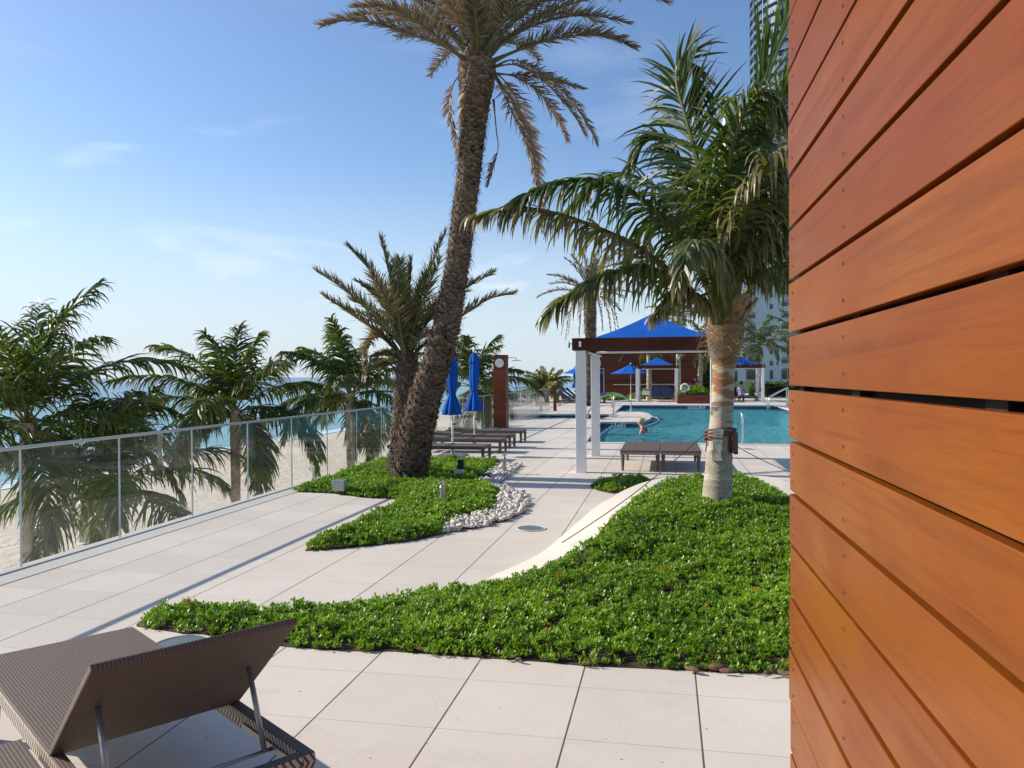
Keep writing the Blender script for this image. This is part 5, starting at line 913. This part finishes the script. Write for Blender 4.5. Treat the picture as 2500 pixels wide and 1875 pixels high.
def marker(label, body, c, w, h, sz, sym=True):
    t = thing('depth_marker', label, 'depth marker', c, 'pool depth markers'); x, y, z = map(float, c); m = MB(); m.box((x - w / 2, y - .012, z - h / 2), (x + w / 2, y - .0, z + h / 2)); m.build('tile', M['white'], t)
    text(body, sz, M['ink'], t, Matrix.Translation((x - (w * .14 if sym else 0), y - .013, z)) @ Matrix.Rotation(pi / 2, 4, 'X'))
    if sym:
        sx = x + w * .36; m = MB(); m.tube([(sx + cos(a) * h * .33, y - .014, z + sin(a) * h * .33) for a in np.linspace(0, 2 * pi, 20)], h * .035, 5, cap=False); m.tube([(sx - h * .22, y - .015, z + h * .22), (sx + h * .22, y - .015, z - h * .22)], h * .03, 5); m.tube([(sx - h * .15, y - .014, z - h * .1), (sx, y - .014, z), (sx + h * .16, y - .014, z - h * .02)], h * .05, 5); m.build('no_diving_symbol', M['ink'], t)
c = U(1509, 1040, -.12); y_ = float(U(1509, 1030.5)[1]); marker('white tile reading 4 FT with no diving symbol on the near pool wall', '4 FT', (c[0], y_ - .022, -.095), .50, .17, .165)
marker('white tile reading 5 FT 6 IN with no diving symbol on the far pool wall', '5 FT 6 IN', (float(U(1706, 996)[0]), 44.575, -.095), .92, .17, .15)

# ------------------------------------------------------------------ far structures
def wy(px, py, Y):            # point on the plane y = Y seen at photo point
    d = _ray(px, py); return _C + d * (Y / d[1])
BY = 62.0; xl = float(wy(1434, 900, BY)[0]); xr = float(wy(1716, 900, BY)[0]); t = thing('wooden_building', 'low dark wooden clad building beyond the pool behind the pergolas', 'building', (xl, BY, 0))
m = MB(); m.box((xl, BY, -.02), (xr, BY + 7, 4.0)); m.build('wall', M['boards'], t); m = MB(); m.box((xl - .15, BY - .12, 4.0), (xr + .15, BY + 7.1, 4.12)); m.build('roof', M['beam'], t)
dx0 = float(wy(1457, 920, BY)[0]); dx1 = float(wy(1473, 920, BY)[0]); m = MB(); m.box((dx0, BY - .03, 0), (dx1, BY - .005, 2.15)); dd = m.build('door', M['window'], t); m = MB(); m.box((dx1, BY - .05, 0), (dx1 + .08, BY - .002, 2.22)); m.box((dx0 - .3, BY - .05, 2.155), (dx1 - .001, BY - .002, 2.22)); m.build('door_frame', M['alu'], t)
p0 = wy(1497, 938.8, BY); p1 = wy(1652, 938.8, BY); m = MB(); m.box((p0[0], BY - .06, p0[2] - .04), (p1[0], BY - .01, p0[2] + .03)); m.build('rail_trim', M['cream'], t)
p0 = wy(1461, 887, BY); m = MB(); m.box((p0[0] - .16, BY - .03, p0[2] - .2), (p0[0] + .16, BY - .004, p0[2] + .2)); m.build('sign_plate', M['white'], t); m = MB(); m.box((p0[0] - .08, BY - .034, p0[2] - .09), (p0[0] + .08, BY - .031, p0[2] + .09)); m.build('pictogram', M['grey'], t)
# planter box with greenery, life ring and red float
q0 = U(1654, 985.5); q1 = U(1738, 985.5); x0, y0, x1 = float(q0[0]), float(q0[1]), float(q1[0]); t = thing('planter_box', 'low red brown wooden planter box beyond the pool beside the far pergola', 'planter', q0); m = MB(); m.box((x0, y0, 0), (x1, y0 + 3.2, .50)); m.build('box', M['tower_boards'], t, bevel=.01); m = MB(); m.box((x0 + .05, y0 + .05, .501), (x1 - .05, y0 + 3.15, .53)); m.build('soil', M['soil'], t)
def tuft(label, xa, xb, ya, yb, z0, hgt, dens, L, name='groundcover', mat='cover', kind='stuff', cat='ground cover', seed=1, dome=True):
    rng = np.random.default_rng(seed); n = int((xb - xa) * (yb - ya) * dens); q = rng.uniform((xa, ya), (xb, yb), (n, 2)); u = (q - [(xa + xb) / 2, (ya + yb) / 2]) / [(xb - xa) / 2, (yb - ya) / 2]; r2 = (u ** 2).sum(1); q = q[r2 < 1] if dome else q; r2 = r2[r2 < 1] if dome else r2 * 0; z = z0 + hgt * np.sqrt(1 - np.clip(r2, 0, 1)) * rng.uniform(.1 if hgt > .5 else .5, 1, len(q)) * (.7 + .5 * vnoise(q, 1.5, seed)); V, Fq, C_ = cover(np.column_stack([q, z]), L, 7, rng=rng, hue=.3 + .5 * vnoise(q, 3, seed)); o = npmesh(name, V, [Fq], M[mat], attr=C_); props(o, label, cat, None, kind); return o
tuft('low green plants heaped on top of the wooden planter box', x0 + .1, x1 - .1, y0 + .1, y0 + 3.1, .52, .42, 260, .12, seed=5)
c = np.array(P(1672.5, 947, 46.6)); t = thing('life_ring', 'white life ring with dark bands standing on the planter beside the far pergola post', 'life ring', (c[0], c[1], c[2] - .3)); m = MB(); m.tube([(c[0] + cos(a) * .215, c[1], c[2] + sin(a) * .215) for a in np.linspace(0, 2 * pi, 33)], .062, 10, cap=False, sx=1); m.build('ring', M['towel'], t, smooth=True)
for k in range(4): a = k * pi / 2 + .6; m = MB(); m.tube([(c[0] + cos(a + s) * .215, c[1], c[2] + sin(a + s) * .215) for s in (-.09, 0, .09)], .067, 10); m.build('band', M['navy'], t)
m = MB(); m.tube([(c[0], c[1] + .05, .5), (c[0], c[1] + .05, c[2] + .1)], .02, 8); m.build('stand', M['alu'], t)
c = np.array(wy(1696, 936, BY)); t = thing('rescue_float', 'red rescue gear hanging on the dark wooden wall above the planter', 'rescue gear', c); m = MB()
for dx, dz, dx2, dz2 in ((-.45, .12, 0, -.40), (.45, .16, .1, -.30), (-.1, -.1, .35, .2)): m.tube([(c[0] + dx, c[1] - .12, c[2] + dz), (c[0] + (dx + dx2) / 2, c[1] - .16, c[2] + (dz + dz2) / 2 - .03), (c[0] + dx2, c[1] - .12, c[2] + dz2)], [.06, .13, .08], 8)
m.build('float', M['red'], t, smooth=True); m = MB(); m.lathe([(.0, -.12), (.09, -.07), (.12, 0), (.08, .09), (.0, .12)], 12, (c[0], c[1] - .14, c[2] + .28), cap=False); m.build('buoy', M['grey'], t, smooth=True)
tuft('low strip of bright green plants before the door of the wooden building', float(U(1462, 975)[0]), float(U(1522, 975)[0]), 53, 59.5, 0, .35, 220, .14, seed=6)
tuft('green plants behind the navy daybed at the foot of the wooden wall', float(U(1530, 972)[0]), float(U(1660, 972)[0]), 56, 61.5, 0, .45, 200, .14, seed=7)
tuft('dark green clipped hedge in front of the white apartment block', float(wy(1868, 970, 60)[0]), float(wy(1868, 970, 60)[0]) + 9, 60, 63, 0, .75, 500, .16, 'hedge', 'hedge', None, 'hedge', 8, False)
tuft('round green shrub behind the seated people', float(wy(1830, 970, 56)[0]), float(wy(1846, 970, 56)[0]), 56, 57, 0, .95, 900, .10, 'shrub', 'hedge', None, 'shrub', 9)
for k, px in enumerate((1868, 1885, 1902, 1918)):
    c = P(px, 950, 66); t = thing('low_palm', 'small feathery palm before the apartment block, ' + ['nearest the right pergola post', 'second from the pergola post', 'third from the pergola post', 'nearest the orange wall'][k], 'palm', (c[0], c[1], 0), 'small feathery palms before the apartment block'); m = MB(); m.tube([(c[0], c[1], 0), (c[0], c[1], .5)], .06, 6); m.build('trunk', M['rope'], t); gen_crown((c[0], c[1], .45), 1.0, 'coco', 12, t, 60 + k, single=True, up=(80, 0), nl=20, width=.05, Lf=.3)
m = MB(); fx0 = float(wy(1750, 932, 75)[0]); m.box((fx0, 74.98, 1.02), (fx0 + 20, 75.02, 1.07)); 
for k in range(9): m.box((fx0 + k * 2.4, 74.98, 0), (fx0 + k * 2.4 + .05, 75.02, 1.02))
props(m.build('garden_fence', M['alu']), 'thin grey railing behind the hedge in front of the white apartment block', 'fence')
for k_ in range(5):
    px = 1716 + k_ * 12; c = P(px, 950, 74 + k_); tuft(['broad dark shrub at the right end of the wooden building', 'tall dark shrub second right of the wooden building', 'dark green tree crown behind the strapped palm trunk', 'leafy tree crown left of the seated people', 'small leafy tree crown behind the seated people'][k_], c[0] - 1.1, c[0] + 1.1, c[1] - 1, c[1] + 1, 0, 3.2 + .5 * (k_ % 3), 800, .22, 'shrub', 'hedge', None, 'shrub', 70 + k_)
# apartment block
AY = 215.; ax0 = float(wy(1752, 900, AY)[0]); axr = ax0 + 60; fh = 2.93
def ax(px): return float(wy(px, 900, AY)[0])
def az(py): return float(wy(1880, py, AY)[2])
t = thing('apartment_building', 'tall white apartment block with balconies seen between the palms and the orange wall', 'building', (ax0, AY, -6.3)); g0 = az(957); top = az(262)
m = MB(); m.box((ax(1772), AY, -6.3), (axr, AY + 25, top)); m.box((ax(1832), AY + 2, top), (axr, AY + 22, az(228))); m.box((ax(1752), AY + 4, -6.3), (ax(1772) - .01, AY + 20, az(560))); m.build('wall', M['stucco'], t)
m = MB(); m.box((ax(1832) - 1, AY + 1, az(245)), (axr, AY + 1.8, az(240))); m.box((ax(1862), AY + 3, az(228)), (ax(1862) + 2, AY + 12, az(205))); m.box((ax(1772) - .6, AY - .6, top), (axr, AY + .5, top + 1.1)); m.build('parapet', M['stucco'], t)
nf = 0; z = az(905) ; floors = []
zz = az(899)
while zz < top - 3: floors.append(zz); zz += fh
def bay(xa, xb, z0, z1, slab=True):
    m = MB(); m.box((xa, AY - .12, z0), (xb, AY - .02, z1)); w = m.build('window', M['window'], t); m = MB(); n_ = max(1, int((xb - xa) / 1.3))
    for i in range(1, n_): x = xa + (xb - xa) * i / n_; m.box((x - .05, AY - .17, z0), (x + .05, AY - .125, z1))
    m.box((xa, AY - .17, z0 - .1), (xb, AY - .125, z0)); o = m.build('mullion', M['white'], None); o.parent = w
    if slab:
        m = MB(); m.box((xa - .3, AY - 1.5, z0 - .28), (xb + .3, AY - .01, z0 - .101)); m.build('balcony', M['stucco'], t); m = MB(); m.box((xa - .3, AY - 1.5, z0 - .1), (xb + .3, AY - 1.46, z0 + 1.0)); m.build('balcony_railing', M['glass_edge'], t)
nb = 0
for i, zf in enumerate(floors):
    if nb < 99: bay(ax(1822), ax(1844), zf + .2, zf + 2.3); bay(ax(1908), ax(1936), zf + .2, zf + 2.3); nb += 2
    m = MB(); m.box((ax(1879), AY - .1, zf + .7), (ax(1887), AY - .02, zf + 1.9)); m.build('window', M['window'], t)
    if i < 12: m = MB(); m.box((ax(1777), AY - .1, zf + .4), (ax(1797), AY - .02, zf + 2.2)); m.build('window', M['window'], t)
g1 = az(900) - .4
bay(ax(1822), ax(1844), az(927), g1, False); bay(ax(1822), ax(1844), az(955), az(930), False); bay(ax(1908), ax(1936), az(926), g1, False); bay(ax(1790), ax(1800), az(950), g1, False); m = MB(); m.box((ax(1879), AY - .1, az(925)), (ax(1887), AY - .02, g1)); m.build('window', M['window'], t)
# curved glass tower
TYc = 330.; ctr = wy(1990, 500, TYc); R_ = abs(float(ctr[0]) - float(wy(1832, 500, TYc)[0])); t = thing('glass_tower', 'curved glass tower with white floor slabs rising behind the apartment block at top right', 'building', (ctr[0], TYc, -6.3)); cx = float(ctr[0])
m = MB(); m.lathe([(R_ * .955, -6.3), (R_ * .955, 240)], 96, (cx, TYc, 0)); m.build('wall', M['tower_glass'], t)
m = MB(); zz = 40
while zz < 235: m.lathe([(R_ * .95, zz), (R_, zz), (R_, zz + .28), (R_ * .95, zz + .28)], 96, (cx, TYc, 0), cap=False); zz += 3.75
m.build('floor_slabs', M['slab'], t)
m = MB(); zz = 40
while zz < 235:
    for a0 in np.linspace(radians(175), radians(246), 9)[::2]: m.box((-.2, -R_ * .999, zz + .42), (.2, -R_ * .94, zz + 3.75), 0, Matrix.Translation((cx, TYc, 0)) @ Matrix.Rotation(a0 + pi / 2, 4, 'Z'))
    zz += 3.75
m.build('fins', M['slab'], t)
m = MB(); a = np.linspace(radians(178), radians(236), 24); zz = 40
while zz < 235:
    v = [(cx + cos(q) * R_ * .995, TYc + sin(q) * R_ * .995, zz + .42) for q in a] + [(cx + cos(q) * R_ * .995, TYc + sin(q) * R_ * .995, zz + 1.5) for q in a]; m.add(v, [(i, i + 1, 25 + i - 1 + 1 - 1 + 0 + 0 + 0, 24 + i) for i in range(23)] if False else [(i, i + 1, 24 + i + 1, 24 + i) for i in range(23)]); zz += 3.75
m.build('balcony_railing', M['tower_glass'], t)

# ------------------------------------------------------------------ people
def body(joints, edges, parent, mat, name='body', root=0, sub=2):
    me = bpy.data.meshes.new(name); me.from_pydata([tuple(map(float, j[:3])) for j in joints], edges, []); me.materials.append(mat); o = bpy.data.objects.new(name, me); col.objects.link(o); child(o, parent)
    md = o.modifiers.new('skin', 'SKIN'); md.use_smooth_shade = True; lay = me.skin_vertices[0].data
    for i, j in enumerate(joints): lay[i].radius = (j[3], j[4] if len(j) > 4 else j[3]); lay[i].use_root = (i == root)
    sb = o.modifiers.new('sub', 'SUBSURF'); sb.levels = sub; sb.render_levels = sub; return o
def person_joints(seated, o, f, lean=.0, arm=0):
    """f facing angle; builds joints at world o (hip centre)"""
    ca, sa = cos(f), sin(f)
    def w(x, y, z): return (o[0] + x * ca - y * sa, o[1] + x * sa + y * ca, o[2] + z)   # x forward, y left
    J = []; E = []
    def j(p, r, r2=None): J.append((*w(*p), r, r2 or r)); return len(J) - 1
    hip = j((0, 0, 0), .13, .15); wa = j((.02 + lean * .2, 0, .20), .11, .13); ch = j((.02 + lean * .5, 0, .40), .12, .16); ne = j((.03 + lean * .7, 0, .54), .055); hd = j((.05 + lean * .85, 0, .64), .085, .08); hd2 = j((.05 + lean * .95, 0, .74), .088, .08); tp_ = j((.04 + lean, 0, .81), .05); nose = j((.16 + lean * .9, 0, .68), .014)
    E += [(hip, wa), (wa, ch), (ch, ne), (ne, hd), (hd, hd2), (hd2, tp_), (hd, nose)]
    for s in (1, -1):
        sh = j((.02 + lean * .5, s * .17, .44), .062); el = j((.10 + lean * .4, s * .24, .18), .042); wr = j((.30 + lean * .3, s * .16, .08), .028); pa = j((.37 + lean * .3, s * .14, .07), .028, .036); E += [(ch, sh), (sh, el), (el, wr), (wr, pa)]
        for k in range(4): b = j((.42 + lean * .3, s * .14 + (k - 1.5) * .019, .065), .009); c_ = j((.455 + lean * .3, s * .14 + (k - 1.5) * .021, .05 - .004 * abs(k - 1)), .008); E += [(pa, b), (b, c_)]
        th = j((.37 + lean * .3, s * .105, .075), .010); th2 = j((.41 + lean * .3, s * .085, .07), .009); E += [(pa, th), (th, th2)]
        lg = j((.06, s * .09, -.03), .085); kn = j((.46 if seated else .03, s * .11, -.01 if seated else -.44), .058); an_ = j((.44 if seated else 0, s * .11, -.43 if seated else -.86), .038); ft = j((.60 if seated else .16, s * .12, -.455 if seated else -.9), .03, .04); E += [(hip, lg), (lg, kn), (kn, an_), (an_, ft)]
    return J, E, w
def seated(label, o, f, shirt, hat, scale=1):
    t = thing('person', label, 'person', o); J, E, w = person_joints(True, o, f); body(J, E, t, M['skin'])
    m = MB(); c_ = np.array(w(.03, 0, .0)); prof = [(.19, -.05), (.185, .05), (.165, .2), (.185, .36), (.175, .46), (.10, .52), (.06, .54)]
    m.lathe(prof, 20, tuple(c_), cap=False); m.v = [(q[0] + 0, q[1], q[2]) for q in m.v]
    for s in (1, -1): m.tube([w(.02, s * .14, .45), w(.05, s * .21, .34), w(.08, s * .235, .24)], [.075, .068, .062], 10)
    m.build('shirt', shirt, t, smooth=True)
    m = MB(); hc = w(.05, 0, .76); m.lathe([(.108, -.045), (.112, -.01), (.098, .05), (.06, .085), (.01, .095)], 18, hc, cap=False); m.lathe([(.10, -.045), (.155, -.055), (.10, -.042)], 18, hc, cap=False); m.build('hat', hat, t, smooth=True)
    m = MB(); m.lathe([(.05, -.10), (.085, -.08), (.10, -.02), (.10, .02)], 16, w(.035, 0, .72), cap=False); m.build('hair', M['darkhair'], t, smooth=True)
    m = MB(); 
    for s in (1, -1): m.tube([w(.02, s * .08, -.03), w(.42, s * .11, -.0)], [.098, .072], 10)
    m.build('shorts', M['navy'], t, smooth=True)
sc_ = U(1814, 981); c = np.array([sc_[0], sc_[1] + 1.2, .42]); seated('person in a lilac patterned shirt and black cap seated with the back to the pool', c, radians(80), M['floral'], M['black'])
c2 = c + np.array([-.42, .55, 0]); seated('seated person in dark clothes and olive sun hat, left of the patterned shirt', c2, radians(60), M['navy'], simple('olive_hat', (.16, .17, .12), .8))
t = thing('bench', 'long dark low bench under the far right pergola where two people sit', 'bench', (c[0] - 1.4, c[1], 0)); m = MB(); m.box((c[0] - 1.5, c[1] - .35, .25), (c[0] + 1.0, c[1] + .45, .31)); m.box((c[0] - 1.5, c[1] - .35, .19), (c[0] + 1.0, c[1] - .31, .2499)); m.build('seat', M['resin'], t, bevel=.01)
for k in range(4):
    for y in (-.3, .4): m = MB(); x = c[0] - 1.4 + k * .77; m.tube([(x, c[1] + y, 0), (x, c[1] + y, .25)], .028, 8); m.build('leg', M['resin'], t)
# swimmer facing left
sw = U(1580, 1050, -.105); o = np.array([sw[0], sw[1], -.18 - .36]); f = radians(160); t = thing('person', 'blond swimmer in a dark swimsuit, head and shoulders above the pool water', 'person', o); J, E, w = person_joints(False, o, f, .20); body(J, E, t, M['skin'])
m = MB(); hc = w(.21, 0, .72); m.lathe([(.045, -.10), (.092, -.065), (.108, .0), (.10, .055), (.06, .10), (.01, .115)], 20, hc, cap=False); b = w(.10, 0, .80); m.lathe([(.0, -.04), (.035, -.02), (.04, .01), (.02, .035), (.0, .04)], 12, b, cap=False); m.build('hair', M['hair'], t, smooth=True)
m = MB(); m.lathe([(.028, -.012), (.03, 0), (.028, .012)], 12, w(.125, 0, .785)); m.build('hair_band', M['black'], t)
m = MB(); m.tube([w(.0, 0, -.12), w(.05, 0, .08), w(.12, 0, .26)], [.165, .150, .155], 18, cap=False)
for s in (1, -1): m.tube([w(.24, s * .09, .34), w(.20, s * .10, .50), w(.05, s * .07, .50), w(-.01, s * .05, .30)], .014, 6)
m.build('swimsuit', M['black'], t, smooth=True)
